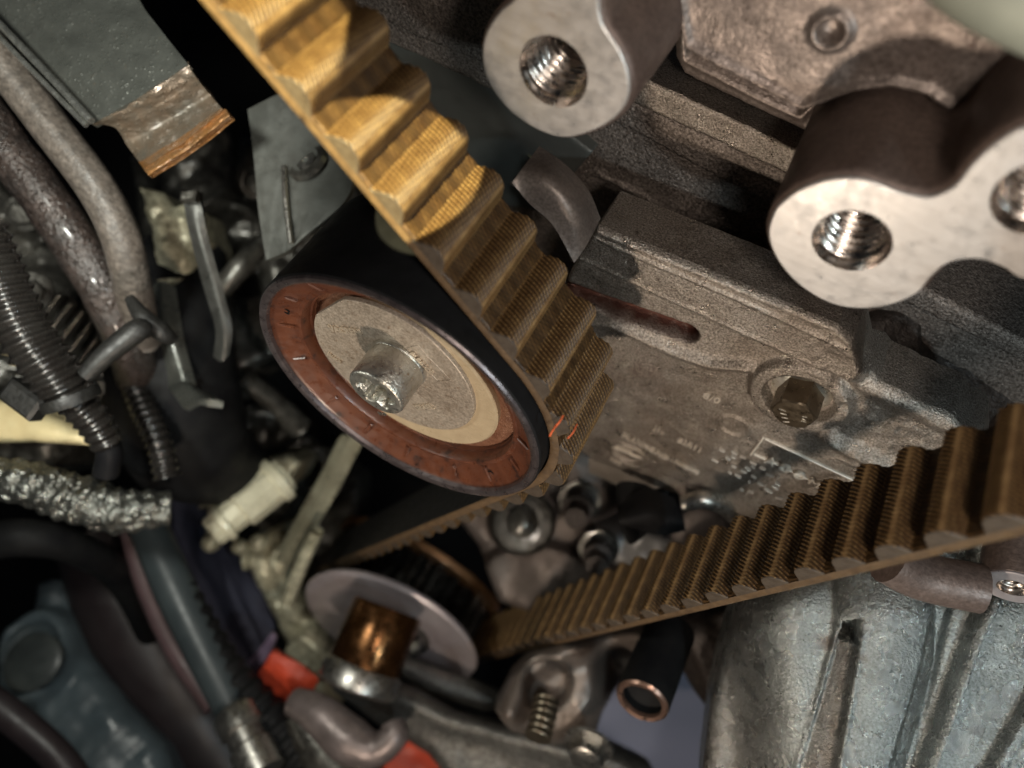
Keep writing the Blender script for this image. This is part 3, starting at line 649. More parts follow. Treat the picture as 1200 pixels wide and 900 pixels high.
mesh('hub_web', *rev([(0, -.3), (1.2, -.3), (1.3, .05), (1.5, .05), (1.6, -.1), (2.4, -.1)], FC, FN, 96), m_steel, sp)
cb = grp('crank_bolt', 'short amber brown oily cylinder standing out of the lower sprocket', 'crank bolt')
cc = U(450, 742, .1); cc2 = (cc[0], cc[2])
cp0 = W(455, 712, 23.5); cp1 = W(427, 782, 22.9); dd = cp1-cp0; LL = np.linalg.norm(dd)
mesh('shank', *rev([(0, 0), (1.10, 0), (1.15, .1), (1.15, LL-.1), (1.12, LL), (0, LL)], cp0, dd, 64), m_brass, cb)
mesh('collar', *rev([(0, LL-.1), (1.15, LL-.05), (1.25, LL+.1), (1.25, LL+.6), (1.05, LL+.7), (0, LL+.75)], cp0, dd, 48), m_steel, cb)
# ------------------------------------------------------------------ lower right housing
hn = BACK*1.0+UP*.15-RIGHT*.25
HP = Plane(W(1000, 790, 14.6), hn, RIGHT); hq = HP.q; hl = HP.l
hs = grp('gearbox_housing', 'pale blue grey cast aluminium housing with ribs and narrow slot at lower right', 'housing')
def housef(X, Z, s):
    H = .0*X
    # big rounded barrel, bright ridge, panel, ridge
    b1 = lined(X, Z, hl([(1040, 640), (1035, 760), (985, 960)])); H += .60*np.sqrt(np.clip(1-(b1/.95)**2, 0, 1))
    ch = polyd(X, Z, hl([(983, 735), (1001, 738), (962, 960), (920, 960)])); H -= .28*sm(.06, -.05, ch)
    H += .07*np.exp(-((ch-.03)/.06)**2)*(X < hq(990, 740)[0]+.1*(Z-Z.min()))
    hole = polyd(X, Z, hl([(986, 726), (1003, 722), (1000, 750), (982, 746)])); H -= .9*sm(.03, -.03, hole)
    r1 = lined(X, Z, hl([(1160, 700), (1140, 735), (1060, 960)])); H += .38*sm(.17, .05, r1)+.12*sm(-.1, .1, polyd(X, Z, hl([(1160, 640), (1140, 735), (1060, 960), (700, 960), (700, 640)])))
    val = lined(X, Z, hl([(1105, 700), (1085, 780), (1030, 960)])); H -= .22*sm(.26, .14, val)
    r2 = lined(X, Z, hl([(1250, 740), (1120, 960)])); H += .34*sm(.16, .05, r2)
    r3 = polyd(X, Z, hl([(1260, 740), (1130, 960), (1300, 960)])); H += .2*sm(.1, -.1, r3)
    lf = sm(hq(950, 800)[0], hq(850, 800)[0], X+.0*Z); H -= 1.6*lf**1.5
    H -= .5*sm(hq(1000, 720)[1], hq(1000, 640)[1], Z)
    return H+.02*(vnoise(X, Z, 2, 41)-.5)+.012*(vnoise(X, Z, 9, 42)-.5)
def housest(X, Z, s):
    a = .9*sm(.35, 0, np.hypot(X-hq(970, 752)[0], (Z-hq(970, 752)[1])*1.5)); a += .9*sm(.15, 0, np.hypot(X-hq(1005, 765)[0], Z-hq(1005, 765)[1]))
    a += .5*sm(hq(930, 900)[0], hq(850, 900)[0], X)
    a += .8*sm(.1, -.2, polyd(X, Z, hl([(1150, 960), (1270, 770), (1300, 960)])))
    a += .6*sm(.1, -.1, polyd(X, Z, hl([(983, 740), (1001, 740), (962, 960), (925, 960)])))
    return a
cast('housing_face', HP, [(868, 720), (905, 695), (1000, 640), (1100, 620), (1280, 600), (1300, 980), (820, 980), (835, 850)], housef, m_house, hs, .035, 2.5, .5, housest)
# threaded lug on the housing, facing out like the mounts above
FL = Face(-2.55)
lc = FL.q(1187, 689)
lug = mesh('threaded_lug', *capped(circ(lc, .52, 90), [circ(lc, .26, 48)], 2.55, 2.58, .02), mat('lug_face', (.55, .50, .50), (.40, .34, .34), .6, .4, 1.5, .7), hs)
mesh('lug_body', *lathe([(.48, 2.57), (.53, 2.6), (.56, 2.75), (.60, 5.6)], lc, 60), m_bossbody, lug)
thread('threaded_hole', lc, .245, -2.55, m_thread, lug, .8, .11)
mesh('lug_web', *tube([W(1040, 655, 13.5), W(1080, 675, 13.6), W(1150, 690, 13.4)], .45, 30, 20), m_bossbody, hs)

# ------------------------------------------------------------------ left side: brackets, hoses and castings behind the belt
def CP(px, py, d, up=0., rt=0.): return Plane(W(px, py, d), BACK+UP*up+RIGHT*rt, RIGHT)
def WT(pts): return [W(*p) for p in pts]
ch = grp('metal_channel', 'oily green grey metal channel with a rusty bent lip in the upper left corner', 'metal channel')
rows = [[(-90, -60, 17.2), (60, -70, 17), (150, -80, 16.8)], [(-5, 28, 17), (80, 5, 16.8), (160, -8, 16.6)], [(55, 90, 16.6), (120, 60, 16.4), (190, 37, 16.2)], [(108, 146, 16.2), (165, 113, 16), (221, 76, 15.8)]]
mesh('channel_web', *sheet(rows, .16, 60, 50, .10, 4, 2.), m_bracket, ch)
rows = [[(108, 146, 16.2), (165, 113, 16), (221, 76, 15.8)], [(135, 150, 16.5), (182, 126, 16.3), (232, 94, 16.1)], [(150, 172, 16.9), (200, 142, 16.7), (247, 112, 16.5)], [(163, 190, 16.6), (213, 160, 16.4), (259, 126, 16.2)]]
m_brk2 = mat('oily_bent_metal', (.10, .10, .085), (.13, .08, .045), .35, .3, 1.6, 1, .4, 8, .04, coat=.6, wet=.6)
mesh('channel_step', *sheet(rows, .16, 40, 40, .08, 6, 2.), m_brk2, ch)
m_rust = mat('wet_rust', (.34, .14, .03), (.12, .085, .05), .4, .28, 1.6, 1, .5, 8, .05, coat=.7, wet=.6)
mesh('rusty_lip', *sheet([[(163, 190, 16.6), (213, 160, 16.4), (259, 126, 16.2)], [(172, 203, 16.15), (222, 170, 15.95), (268, 134, 15.8)], [(178, 209, 16.4), (228, 176, 16.2), (271, 140, 16.0)]], .2, 30, 40, .05, 7, 2.), m_rust, ch)
m_seam = mat('bright_seam', (.62, .62, .58), (.3, .3, .27), .9, .25, 4, .9, .3, 10, .03)
mesh('edge_seam', *tube(WT([(-20, 8, 16.3), (57, 88, 16.0), (107, 142, 15.8)]), .085, 40, 10), m_seam, ch)
mesh('edge_seam', *tube(WT([(-20, 24, 16.2), (48, 93, 16.0), (101, 147, 15.8)]), .06, 40, 10), m_seam, ch)
def hose(name, pts, R, m, label, cat, n=80, seg=24, rf=None, parent=None):
    o = mesh(name, *tube(WT(pts), R, n, seg, rf), m, parent, sharp=None)
    if not parent: tag(o, label, cat)
    return o
flute = lambda L, w: 1+.03*math.sin(7*w+.5*L)+.02*math.sin(13*w)
hose('grey_hose', [(-45, 20, 16.2), (18, 95, 16.6), (62, 152, 16.8), (112, 218, 17), (141, 275, 17.3), (155, 330, 18), (168, 400, 19.5)], .44, m_hose, 'grey brown ribbed hose bending down beside the metal channel', 'hose', rf=flute)
hose('wet_hose', [(-50, 90, 17.4), (0, 165, 17.6), (45, 222, 17.8), (92, 290, 18.1), (125, 345, 18.5), (152, 410, 19.5), (165, 460, 21)], .56, m_hosewet, 'dark wet hose with droplets running under the grey brown hose', 'hose', rf=lambda L, w: 1+.03*math.sin(3*w+L)+.02*math.sin(5.3*L+2*w))
# corrugated conduit with its holder
cg = grp('corrugated_conduit', 'black shiny corrugated conduit at the left edge held by a clip', 'conduit')
def corr(L, w): return 1+.085*math.cos(2*PI*L/.235+.1*w)
m_cor = mat('shiny_black_conduit', (.022, .02, .018), (.012, .01, .009), .2, .26, 2, .8, .15, 8, .02, coat=.4)
mesh('conduit_upper', *tube(WT([(-22, 270, 16), (8, 345, 16.2), (32, 395, 16.3), (58, 432, 16.5), (82, 468, 16.8)]), [.50, .53, .56, .56, .54], 420, 28, corr), m_cor, cg, sharp=None)
mesh('conduit_lower', *tube(WT([(80, 462, 17), (108, 492, 17.3), (127, 520, 17.6)]), [.44, .40, .36], 160, 24, corr), m_cor, cg, sharp=None)
mesh('conduit_end', *tube(WT([(122, 512, 17.6), (128, 530, 17.7), (124, 555, 17.9)]), .30, 20, 20), m_blackplastic, cg)
cl = grp('hose_clip', 'black plastic clip clamped round the shiny corrugated conduit', 'clip')
m_clip = mat('clip_plastic', (.007, .007, .007), (.015, .014, .012), 0, .5, 3, .8, .4, 8, .04)
mesh('clip_band', *rev([(.56, -.13), (.64, -.13), (.66, 0), (.64, .13), (.56, .13)], W(82, 466, 16.7), W(86, 474, 16.75)-W(82, 466, 16.7), 48), m_clip, cl)
mesh('clip_block', *box(W(30, 468, 16.4), RIGHT*.8-UP*.6, UP*.8+RIGHT*.6, BACK, .9, .55, .5, .08), m_clip, cl)
mesh('clip_arm', *tube(WT([(100, 440, 16.6), (125, 415, 16.6), (160, 388, 16.7), (172, 386, 16.9)]), [.2, .24, .27, .2], 24, 16), m_clip, cl)
mesh('clip_latch', *tube(WT([(152, 350, 17.4), (168, 372, 17.2), (188, 388, 17.3), (203, 398, 17.6)]), [.12, .22, .24, .15], 24, 16), m_clip, cl)
# dark shroud
hose('black_shroud', [(215, 300, 23), (205, 380, 22), (200, 450, 22), (225, 520, 23), (290, 560, 25)], [1.3, 1.7, 2.0, 1.9, 1.0], m_blackplastic, 'large glossy black moulded pipe in the gap left of the idler pulley', 'pipe', 50, 32)
# silver and cream castings far behind
def lump(name, label, cat, px, py, d, outline, m, amp, sc, seed, up=0, rt=0, res=.12, parent=None, holes=()):
    pl = CP(px, py, d, up, rt); hh = [(pl.q(x, y), r) for x, y, r in holes]
    def fn(X, Z, s):
        n = vnoise(X, Z, sc, seed, 4); H = amp*.6*(np.abs(n-.5)*2.4)+amp*.12*(vnoise(X, Z, sc*2.6, seed+1)-.5)+amp*1.3*sm(.5, .54, vnoise(X, Z, sc*.7, seed+2, 1))
        for c, r in hh:
            q = np.hypot(X-c[0], Z-c[1]); H = H+amp*.9*sm(r*1.5, r*1.2, q)-amp*1.6*sm(r*.9, r*.75, q)
        return H
    o = cast(name, pl, outline, fn, m, parent, res, 2.5, .4)
    if label: tag(o, label, cat)
    return o
lump('cluttered_casting', 'mottled silver grey casting glimpsed behind the corrugated conduit', 'casting', 70, 400, 24, [(-40, 200), (20, 215), (90, 330), (150, 420), (140, 500), (60, 560), (-60, 500)], m_greycast, 1.0, .8, 51, res=.1, holes=((60, 350, .7), (95, 440, .6)))
lump('cream_bracket_casting', 'pale cream corroded casting between the grey hose and the flat steel plate', 'casting', 195, 270, 21, [(158, 215), (185, 222), (198, 240), (215, 235), (228, 275), (222, 320), (200, 345), (180, 312), (172, 265)], m_creamcast, .55, 1.0, 54, res=.06)
lump('dark_back_casting', 'dark grey casting behind the steel plate and the hooked strap', 'casting', 260, 300, 27, [(150, 180), (240, 150), (420, 190), (440, 330), (330, 420), (260, 470), (180, 420)], m_greycast, .8, .5, 57, res=.12, holes=((283, 275, .8),))
st = grp('steel_strap', 'narrow dark grey strap with a bright hooked end hanging beside the pale casting', 'strap')
mesh('strap_bar', *sheet([[(213, 226, 18), (222, 222, 18), (233, 226, 18)], [(222, 275, 18.3), (232, 272, 18.2), (243, 275, 18.3)], [(238, 335, 18.8), (249, 332, 18.7), (260, 335, 18.8)], [(252, 385, 19.2), (262, 384, 19.1), (272, 385, 19.2)], [(250, 418, 19.5), (260, 424, 19.5), (268, 416, 19.5)]], .18, 30, 12), mat('grey_strap_steel', (.07, .07, .064), (.035, .035, .032), .6, .4, 2, .8, .3, 9, .03), st)
mesh('strap_hook', *box(W(222, 230, 17.8), RIGHT, UP*.95+RIGHT*.1, BACK, .38, .3, .3, .06), m_greycast, st)
hp = grp('steel_plate', 'flat dark grey plate with one small screw between the channel and the belt', 'plate')
Pq = CP(345, 200, 17.5, .1, .1)
mesh('plate_sheet', *sheet([[(290, 128, 17.8), (330, 108, 17.6), (350, 100, 17.5)], [(298, 190, 17.6), (345, 170, 17.5), (400, 160, 17.4)], [(303, 250, 17.4), (345, 235, 17.3), (410, 225, 17.2)], [(312, 305, 17.3), (335, 295, 17.2), (352, 282, 17.2)]], .2, 40, 40, .05, 8), mat('dark_grey_plate', (.11, .115, .105), (.07, .07, .062), .4, .45, 1.4, .8, .3, 10, .02, speck=(.2, .19, .15), speck_t=.7), hp)
mesh('plate_rib', *tube(WT([(333, 195, 17.4), (335, 235, 17.2), (341, 285, 17.1)]), .07, 20, 10), m_steel, hp)
sw = mesh('screw_boss', *rev([(.55, 0), (.5, .12), (.36, .14), (.33, .02), (0, .02)], W(361, 191, 17.5), BACK*.75+UP*.4-RIGHT*.35, 36), m_greycast, hp)
mesh('screw', *rev([(.27, 0), (.25, .1), (.1, .12), (.07, .04), (0, .04)], W(361, 191, 17.45), BACK*.75+UP*.4-RIGHT*.35, 24), m_steel, sw)
hose('grey_rod', [(258, 340, 22), (285, 310, 22), (320, 275, 22.5)], [.32, .34, .3], m_greycast, 'short grey rod leaning behind the steel plate', 'rod', 20, 16)
# strip coloured as a yellow highlight behind the clip, foil hose
lump('yellow_highlight_strip', 'cream yellow strip coloured as a highlight below the corrugated conduit', 'panel', 45, 500, 19.5, [(-60, 462), (10, 468), (60, 488), (104, 505), (108, 522), (40, 518), (-60, 520)], m_yellow, .25, .6, 61, res=.08)
fo = hose('foil_hose', [(-40, 556, 19), (30, 566, 19), (90, 585, 19.2), (140, 598, 19.5), (200, 596, 20)], [.5, .55, .62, .6, .45], m_foil, 'crumpled silver foil wrapped hose running in from the left edge', 'hose', 160, 40, rf=lambda L, w: 1+.07*math.sin(2*PI*L/.42+math.sin(3*w))+.05*math.sin(5*w+4*L))
# pale struts and lumps under the pulley
cz = grp('corroded_strut_bracket', 'cream corroded casting with bright rounded edges left of the lower sprocket', 'bracket')
lump('casting_arm', None, None, 300, 575, 27, [(262, 560), (300, 540), (335, 532), (352, 542), (340, 565), (305, 590), (268, 612), (246, 640), (236, 632), (240, 598)], m_creamcast, .9, .6, 71, res=.09, parent=cz)
for (x, y, r) in ((247, 636, .30), (281, 641, .26), (303, 636, .30)): mesh('round_lug', *rock(W(x, y, 26), r*1.1, int(x), 3, .06), m_creamcast, cz)
lump('casting_foot', None, None, 320, 690, 28, [(285, 640), (320, 620), (345, 640), (340, 700), (385, 745), (400, 790), (350, 800), (330, 745), (300, 690)], m_creamcast, .6, .7, 74, res=.09, parent=cz)
ps = grp('pale_strut', 'long pale cream strut slanting down behind the idler pulley', 'strut')
mesh('strut_bar', *sheet([[(400, 510, 24.5), (412, 512, 24.3), (424, 522, 24.5)], [(368, 570, 25.5), (380, 575, 25.3), (392, 582, 25.5)], [(340, 620, 26.5), (351, 626, 26.2), (362, 632, 26.5)], [(322, 655, 27), (330, 660, 26.8), (340, 664, 27)]], .5, 30, 14, .1, 3), mat('pale_cream_steel', (.50, .48, .35), (.25, .23, .16), .5, .35, 1, .9, .4, 4, .06), ps)
hose('pale_rod', [(372, 622, 25), (352, 665, 25.5), (336, 708, 26)], [.22, .24, .22], m_creamcast, 'thin pale rod ending beside the flange of the lower sprocket', 'rod', 20, 14)
hose('dull_rod', [(280, 440, 24), (320, 470, 25), (350, 500, 26)], [.3, .38, .45], m_greycast, 'dull grey green rod crossing the dark gap below the idler pulley', 'rod', 20, 16)
lump('mottled_block', 'dull olive grey casting below the left side of the idler pulley', 'casting', 350, 560, 31, [(270, 480), (330, 470), (420, 560), (420, 640), (360, 700), (300, 640), (280, 560)], m_greycast, .9, .5, 77, res=.14, holes=((372, 548, 1.2),))
# sprocket side bracket
sb = lump('side_bracket', 'cream grey bracket plate left of the lower sprocket flange', 'bracket', 360, 740, 32, [(332, 690), (360, 668), (372, 690), (400, 740), (420, 800), (395, 830), (350, 790), (325, 740)], m_creamcast, .3, .4, 81, res=.12)
# lower left corner: plastics, hoses and cloth
bp = grp('plastic_cover', 'blue grey plastic cover with a round cap in the bottom left corner', 'cover')
pc = CP(90, 820, 27, .5, .1)
def coverf(X, Z, s):
    c = pc.q(42, 772); q = np.hypot((X-c[0]), (Z-c[1])*.8); return .9*sm(1.6, 1.3, q)-.5*sm(1.1, .9, q)+.5*sm(.6, .3, q)+1.2*(vnoise(X, Z, .22, 83)-.5)+.5*(vnoise(X, Z, .8, 84)-.5)
cast('cover_shell', pc, [(0, 735), (28, 712), (35, 680), (72, 672), (80, 700), (95, 760), (140, 820), (185, 870), (215, 960), (60, 960), (30, 860), (5, 820)], coverf, m_blueplastic, bp, .12, 3, .8)
mesh('round_cap', *rev([(1.0, 0), (1.0, .25), (.8, .35), (0, .36)], W(42, 776, 26.4), BACK+UP*.5, 40), mat('cap_plastic', (.07, .08, .075), (.04, .045, .045), 0, .4, 1, .6), bp)
hose('corner_hose', [(-40, 800, 22), (20, 845, 22), (70, 890, 22), (110, 950, 22)], .45, m_darkhose, 'thin black hose crossing the bottom left corner', 'hose', 30, 20)
hose('thick_brown_hose', [(110, 620, 30), (145, 700, 30), (190, 780, 30), (255, 870, 30), (310, 950, 30)], [1.5, 1.9, 2.0, 1.9, 1.8], m_darkhose, 'thick dark brown hose running down from centre left', 'hose', 50, 32)
hose('ribbed_dark_hose', [(150, 620, 25), (172, 690, 25), (205, 760, 25), (250, 830, 24.5)], [.3, .32, .35, .3], mat('dusky_pink_hose', (.14, .085, .09), (.05, .035, .038), 0, .5, .6, .9), 'thin dusky hose lying along the thick dark brown hose', 'hose', 40, 18)
gh = grp('grey_blue_hose', 'slate grey hose with a bright metal fitting at its lower end', 'hose')
hose('hose_body', [(170, 610, 24.5), (205, 690, 24), (238, 760, 23.5), (275, 835, 23)], [.6, .65, .6, .55], mat('slate_hose', (.055, .07, .074), (.03, .038, .042), 0, .4, .5, .8), '', '', 40, 24, parent=gh)
mesh('metal_fitting', *rev([(0, 0), (.60, 0), (.68, .1), (.68, .7), (.56, .8), (.56, 1.2), (.66, 1.3), (.66, 2.2), (0, 2.2)], W(274, 832, 22.8), W(300, 888, 22)-W(274, 832, 22.8), 32), m_steel, gh)
beads = lambda L, w: 1+.12*math.cos(2*PI*L/.5)
hose('beaded_black_hose', [(215, 690, 24), (268, 785, 23.5), (330, 860, 23), (390, 940, 22.5)], [.4, .5, .6, .7], m_blackplastic, 'black corrugated hose with glinting ridges at bottom centre left', 'hose', 160, 30, rf=beads)
cloth = sheet([[(203, 585, 31), (225, 572, 30.5), (252, 566, 31)], [(212, 640, 30), (245, 625, 29.5), (285, 640, 30)], [(232, 705, 29), (268, 690, 28.5), (312, 715, 29)], [(285, 775, 28), (300, 768, 27.6), (326, 762, 28)], [(292, 790, 28.2), (302, 785, 28), (318, 772, 28)]], .25, 40, 40, .8, 9, 1.2)
tag(mesh('navy_cloth', *cloth, m_navy, sharp=None), 'crumpled navy blue cloth hanging left of the cream casting', 'cloth')
tag(mesh('pink_tab', *sheet([[(290, 776, 27), (303, 762, 27), (318, 742, 27)], [(300, 786, 27), (313, 771, 27), (323, 748, 27)]], .3, 10, 12), mat('pink_purple_plastic', (.36, .26, .38), (.25, .18, .27), 0, .5, 1, .5), sharp=None), 'small pale purple plastic tab at the lower end of the navy cloth', 'tab')
tag(mesh('red_clamp', *sheet([[(296, 796, 24.5), (308, 780, 24), (318, 764, 24)], [(328, 820, 24.3), (342, 800, 23.8), (352, 778, 24)], [(350, 838, 24.5), (364, 818, 24), (374, 796, 24.2)]], .5, 20, 20, .1, 2), m_red, sharp=None), 'glossy red clamp below the navy cloth', 'clamp')
sk = grp('silver_hook', 'dull silver hooked lever with pink tint over the red tag at the bottom', 'lever')
m_sil = mat('dull_pink_silver', (.34, .28, .27), (.14, .115, .105), .6, .42, .8, .9, .3, 4, .06)
mesh('lever_arm', *tube(WT([(345, 822, 23), (375, 838, 22.6), (410, 868, 22.2), (440, 878, 22), (462, 862, 22), (460, 848, 22.2)]), [.45, .6, .7, .5, .42, .35], 40, 20), m_sil, sk)
mesh('lever_foot', *tube(WT([(350, 835, 23), (378, 880, 22.8), (420, 930, 22.5)]), [.5, .8, 1.0], 30, 20), m_greycast, sk)
tag(mesh('red_tag', *sheet([[(452, 862, 24), (480, 852, 24), (500, 862, 24)], [(450, 890, 24), (490, 880, 24), (535, 890, 24)], [(440, 940, 24), (490, 940, 24), (560, 940, 24)]], .4, 20, 20, .2, 4), m_red, sharp=None), 'flat red tag at the bottom edge under the hooked silver lever', 'tag')
# dark arched guard under the sprocket
ag = grp('arched_guard', 'dark grey speckled cast guard arching under the lower sprocket', 'guard')
gp = CP(560, 850, 23.5, .4, 0)
m_guard = mat('speckled_dark_casting', (.16, .155, .14), (.07, .065, .06), .5, .4, .8, 1, .7, 8, .06, speck=(.3, .29, .26), speck_t=.64, mott=0.6)
def guardf(X, Z, s): return .55*np.exp(-(lined(X, Z, gp.l([(390, 795), (470, 815), (560, 845), (700, 885), (780, 930)]))/.6)**2)+.1*(vnoise(X, Z, 2, 91)-.5)
cast('guard_wall', gp, [(372, 775), (400, 768), (440, 795), (480, 805), (530, 835), (580, 848), (640, 862), (700, 862), (760, 890), (800, 960), (560, 960), (500, 885), (440, 850), (390, 810)], guardf, m_guard, ag, .08, 3, .5)
gi = hose('inner_lip', [(470, 778, 26), (520, 800, 26), (570, 818, 26.3), (600, 822, 27)], [.35, .5, .45, .3], m_guard, '', '', 30, 18, parent=ag)
# middle background: castings, bolts, spacers seen between the belt runs
mb = lump('pump_casting', 'blurred brown grey pump casting with round bosses between the two belt runs', 'pump', 640, 610, 26, [(520, 560), (600, 575), (680, 520), (760, 560), (860, 600), (860, 640), (720, 680), (640, 720), (585, 700), (560, 640), (530, 600)], mat('brown_grey_casting', (.17, .14, .125), (.08, .065, .055), .4, .5, .6, 1, .4, 4, .08), .5, .35, 101, res=.1, holes=((606, 611, .7),))
pb = grp('round_boss_bolt', 'round grey boss with a small pale bolt in the middle of the pump casting', 'bolt')
mesh('boss', *rev([(1.15, 0), (1.1, .9), (.95, 1.1), (.7, 1.15), (0, 1.1)], W(612, 612, 25), nv@M3.T*-1*-1 if False else BACK+UP*.2, 40), m_greycast, pb)
mesh('bolt_dome', *rev([(.55, 1.0), (.5, 1.5), (.3, 1.65), (0, 1.7)], W(612, 612, 25), BACK+UP*.2, 28), m_greycast, pb)
dn = -np.array([0, 1., 0])
for i, (x, y, d, r, L, lab) in enumerate([(680, 585, 24, .5, 1.4, 'dull grey round plug right of the pale bolt boss'), (702, 640, 23, .45, 1.2, 'small olive grey stud just above the dark belt run'), (668, 690, 27, .35, .8, 'tiny pale stud beside the rear flange of the sprocket')]):
    t_ = grp('stud', lab, 'stud'); mesh('stud_body', *rev([(r, 0), (r, L*.6), (r*.7, L*.65), (r*.7, L), (0, L)], W(x, y, d), BACK-UP*.3-RIGHT*.2, 28), m_dark if i != 2 else m_greycast, t_)
    mesh('stud_collar', *rev([(r, 0), (r*1.4, 0), (r*1.4, .2), (r, .22)], W(x, y, d), BACK-UP*.3-RIGHT*.2, 28), m_greycast, t_)
blkc = grp('black_connector', 'black plastic connector block below the lettered bracket plate', 'connector')
mesh('connector_body', *sheet([[(728, 590, 19), (755, 572, 19), (790, 583, 19)], [(725, 612, 18.6), (765, 605, 18.5), (802, 612, 18.8)], [(745, 620, 19), (775, 627, 19), (803, 622, 19.2)]], 1.2, 24, 24), m_blackplastic, blkc)
mesh('connector_lip', *tube(WT([(800, 590, 18.6), (825, 585, 18.4), (848, 592, 18.6), (860, 605, 18.9)]), [.2, .25, .25, .2], 24, 14), m_steel, blkc)
lump('pale_fitting', 'pale grey fitting under the black connector block', 'fitting', 745, 640, 24, [(705, 625), (740, 610), (785, 625), (780, 655), (740, 668), (710, 655)], mat('pale_grey_metal', (.36, .36, .36), (.22, .22, .22), .5, .4, 1, .8), .4, .6, 105, res=.08)
tag(mesh('pale_clip_plate', *sheet([[DH(690, 536, -4.7), DH(745, 558, -4.7), DH(798, 578, -4.7)], [DH(690, 554, -4.7), DH(742, 576, -4.7), DH(796, 597, -4.7)]], .5, 10, 16), mat('pale_plate', (.33, .29, .25), (.22, .19, .16), .4, .45, 1, .8), sharp=30), 'thin pale ledge along the lower edge of the lettered plate', 'ledge')
# lower centre: pump bracket, black spacer, bolts
lc_ = grp('lower_casting', 'brown grey cast bracket with round shoulders below the long belt run', 'bracket')
lp = CP(680, 800, 22, .3, 0)
def lowf(X, Z, s):
    c = lp.q(640, 800); q = np.hypot(X-c[0], Z-c[1]); H = 1.1*sm(2.2, 1.2, q)-1.0*sm(.8, .6, q)
    H += .8*np.exp(-(lined(X, Z, lp.l([(600, 830), (615, 790), (660, 760), (740, 745), (800, 740)]))/.35)**2)
    H -= .8*sm(1.4, .6, polyd(X, Z, lp.l([(640, 800), (700, 770), (715, 830), (690, 860), (640, 860)])))
    return H+.3*(vnoise(X, Z, .8, 111)-.5)
cast('bracket_wall', lp, [(580, 830), (600, 790), (625, 765), (680, 745), (760, 730), (850, 705), (900, 690), (905, 730), (850, 760), (800, 790), (760, 780), (735, 800), (712, 840), (700, 880), (650, 880), (600, 860)], lowf, mat('brown_rounded_casting', (.27, .23, .20), (.13, .10, .085), .5, .4, .6, 1, .4, 6, .06), lc_, .08, 3, .5)
mesh('threaded_stud', *tube(WT([(640, 822, 20.6), (636, 842, 20.2), (630, 865, 19.8)]), .36, 60, 20, lambda L, w: 1+.05*math.cos(2*PI*L/.2)), m_bolt, lc_)
bs = grp('black_spacer', 'black cylinder with a copper coloured ring at its lower end below the belt', 'spacer')
s0 = W(785, 740, 19.5); s1 = W(752, 822, 17.6); sd_ = s1-s0; sl_ = np.linalg.norm(sd_)
mesh('spacer_sleeve', *rev([(0, 0), (.66, 0), (.66, sl_-.1), (.62, sl_), (.5, sl_), (.48, sl_-.3), (0, sl_-.35)], s0, sd_, 48), m_blackplastic, bs)
mesh('copper_ring', *rev([(.63, sl_-.08), (.65, sl_-.02), (.60, sl_+.04), (.50, sl_+.02), (.48, sl_-.08)], s0, sd_, 48), mat('copper_ring', (.30, .18, .13), (.16, .10, .08), .8, .35, 3, .8), bs)
for k, (x, y, d, lab) in enumerate([(690, 872, 20, 'lone dark hex bolt head at the bottom beside the black spacer'), (838, 790, 21, 'dark bolt head in shade between the black spacer and the housing')]):
    t_ = grp('hex_bolt', lab, 'bolt'); mesh('bolt_head', *ngon_prism(W(x, y, d), BACK-UP*.6-RIGHT*.4, .5, .5), m_steel if k == 0 else m_bolt, t_); mesh('bolt_flange', *rev([(0, 0), (.7, 0), (.68, .08), (0, .1)], W(x, y, d), BACK-UP*.6-RIGHT*.4, 32), m_steel if k == 0 else m_bolt, t_)
lump('shaded_casting', 'dark brown casting between the black spacer and the pale housing', 'casting', 840, 780, 21, [(790, 720), (900, 690), (900, 760), (880, 830), (850, 850), (815, 812), (800, 780)], m_dark, .6, .6, 115, res=.08)
lump('dark_side_casting', 'dark rusty casting in shadow below the double mount', 'casting', 1100, 420, 15.5, [(1000, 370), (1080, 345), (1160, 340), (1300, 330), (1300, 560), (1160, 520), (1110, 490), (1040, 470), (1010, 430)], m_dark, .25, .7, 118, res=.05)

hose('green_grey_pipe', [(1060, -150, 7.6), (1150, -62, 7.2), (1225, -20, 7.0), (1320, 20, 7.0)], [.5, .6, .6, .6], mat('green_grey_paint', (.34, .35, .28), (.24, .25, .20), .1, .5, .6, .7), 'out of focus pale green grey pipe crossing the top right corner', 'pipe', 40, 28)

m_cable = mat('black_cable', (.012, .012, .012), (.02, .018, .016), 0, .28, 2, .6, .3, 8, .02)
hose('ribbed_sleeve', [(150, 430, 20.5), (165, 470, 20), (186, 520, 19.6), (196, 560, 19.6)], .34, m_cor, 'short ribbed black sleeve beside the corrugated conduit end', 'sleeve', 150, 20, rf=lambda L, w: 1+.1*math.cos(2*PI*L/.22))
hose('curved_dark_pipe', [(-40, 640, 21), (30, 630, 21), (95, 645, 22.5), (150, 690, 26), (200, 800, 32)], [.55, .55, .5, .5, .5], m_blackplastic, 'dark curved pipe below the silver foil hose', 'pipe', 50, 24)

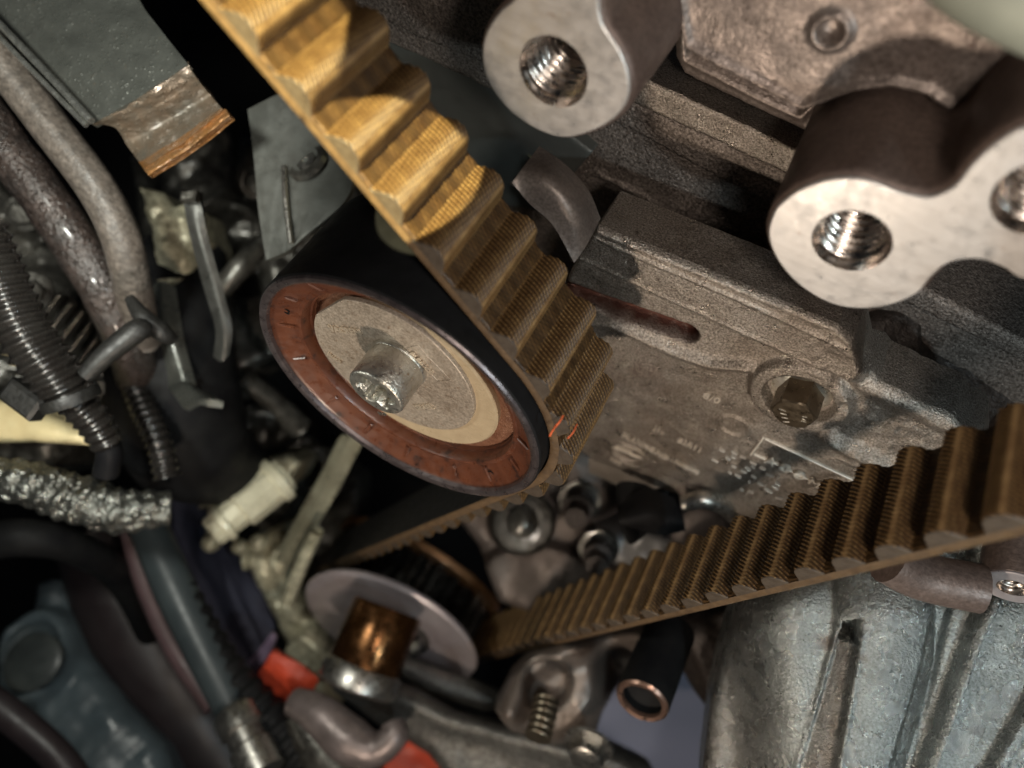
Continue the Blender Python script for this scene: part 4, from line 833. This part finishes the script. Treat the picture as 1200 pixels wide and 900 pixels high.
cc_ = grp('cream_connector', 'bright cream plug with rounded collars lying below left of the idler pulley', 'connector')
k0 = W(243, 628, 23.2); k1 = W(343, 548, 24.6); kd = k1-k0; kl = np.linalg.norm(kd)
m_cplug = mat('cream_plug', (.78, .74, .56), (.50, .47, .33), .1, .3, 1.0, .9, .15, 3, .04, coat=.4)
mesh('plug_body', *rev([(0, .1), (.42, .1), (.52, .2), (.54, kl*.35), (.68, kl*.38), (.70, kl*.8), (.6, kl*.9), (0, kl*.9)], k0, kd, 10, .3), m_cplug, cc_, sharp=25)
mesh('plug_collar', *rev([(.5, kl*.12), (.64, kl*.14), (.64, kl*.2), (.5, kl*.22)], k0, kd, 28), m_cplug, cc_)
mesh('plug_collar', *rev([(.6, kl*.74), (.8, kl*.76), (.8, kl*.84), (.6, kl*.86)], k0, kd, 28), m_cplug, cc_)
fbk = grp('finned_block', 'dull grey finned block behind the shiny corrugated conduit', 'finned block')
fa = RIGHT*.8-UP*.6; fbv = UP*.8+RIGHT*.6
mesh('block_base', *box(W(100, 395, 21.5), fa, fbv, BACK, 2.4, 1.7, .5, .08), m_greycast, fbk)
for i in range(6): mesh('fin', *box(W(100, 395, 21.5)+fa*(i-2.5)*.4+BACK*.45, fa, fbv, BACK, .12, 1.5, .5, .03), m_greycast, fbk)
for i, (x, y, d, r, lab) in enumerate([(40, 340, 20.5, .34, 'small bright hex bolt left of the dark wet hose'), (118, 452, 20.5, .26, 'small dull hex bolt beside the arm of the black clip'), (300, 215, 20.8, .3, 'dull hex bolt left of the flat grey plate near the strap'), (28, 250, 21.5, .34, 'hex bolt in the gap at the left edge above the conduit')]):
    t_ = grp('hex_bolt', lab, 'bolt'); mesh('bolt_head', *ngon_prism(W(x, y, d), BACK-UP*.25+RIGHT*.3, r, r*.9), m_greycast, t_); mesh('bolt_flange', *rev([(0, 0), (r*1.5, 0), (r*1.45, .08), (0, .1)], W(x, y, d), BACK-UP*.25+RIGHT*.3, 32), m_greycast, t_)
bk = grp('folded_bracket', 'dark folded sheet bracket in the gap between the grey hose and the strap', 'bracket')
mesh('bracket_leg', *sheet([[(172, 340, 20.5), (188, 330, 20.3), (206, 336, 20.5)], [(180, 400, 20.3), (198, 392, 20), (216, 398, 20.3)], [(196, 452, 20.2), (214, 446, 20), (230, 452, 20.2)]], .2, 20, 12), m_bracket, bk)
mesh('bracket_foot', *sheet([[(196, 452, 20.2), (214, 446, 20), (230, 452, 20.2)], [(214, 478, 19.3), (236, 468, 19.1), (262, 470, 19.3)]], .2, 10, 12), m_bracket, bk)
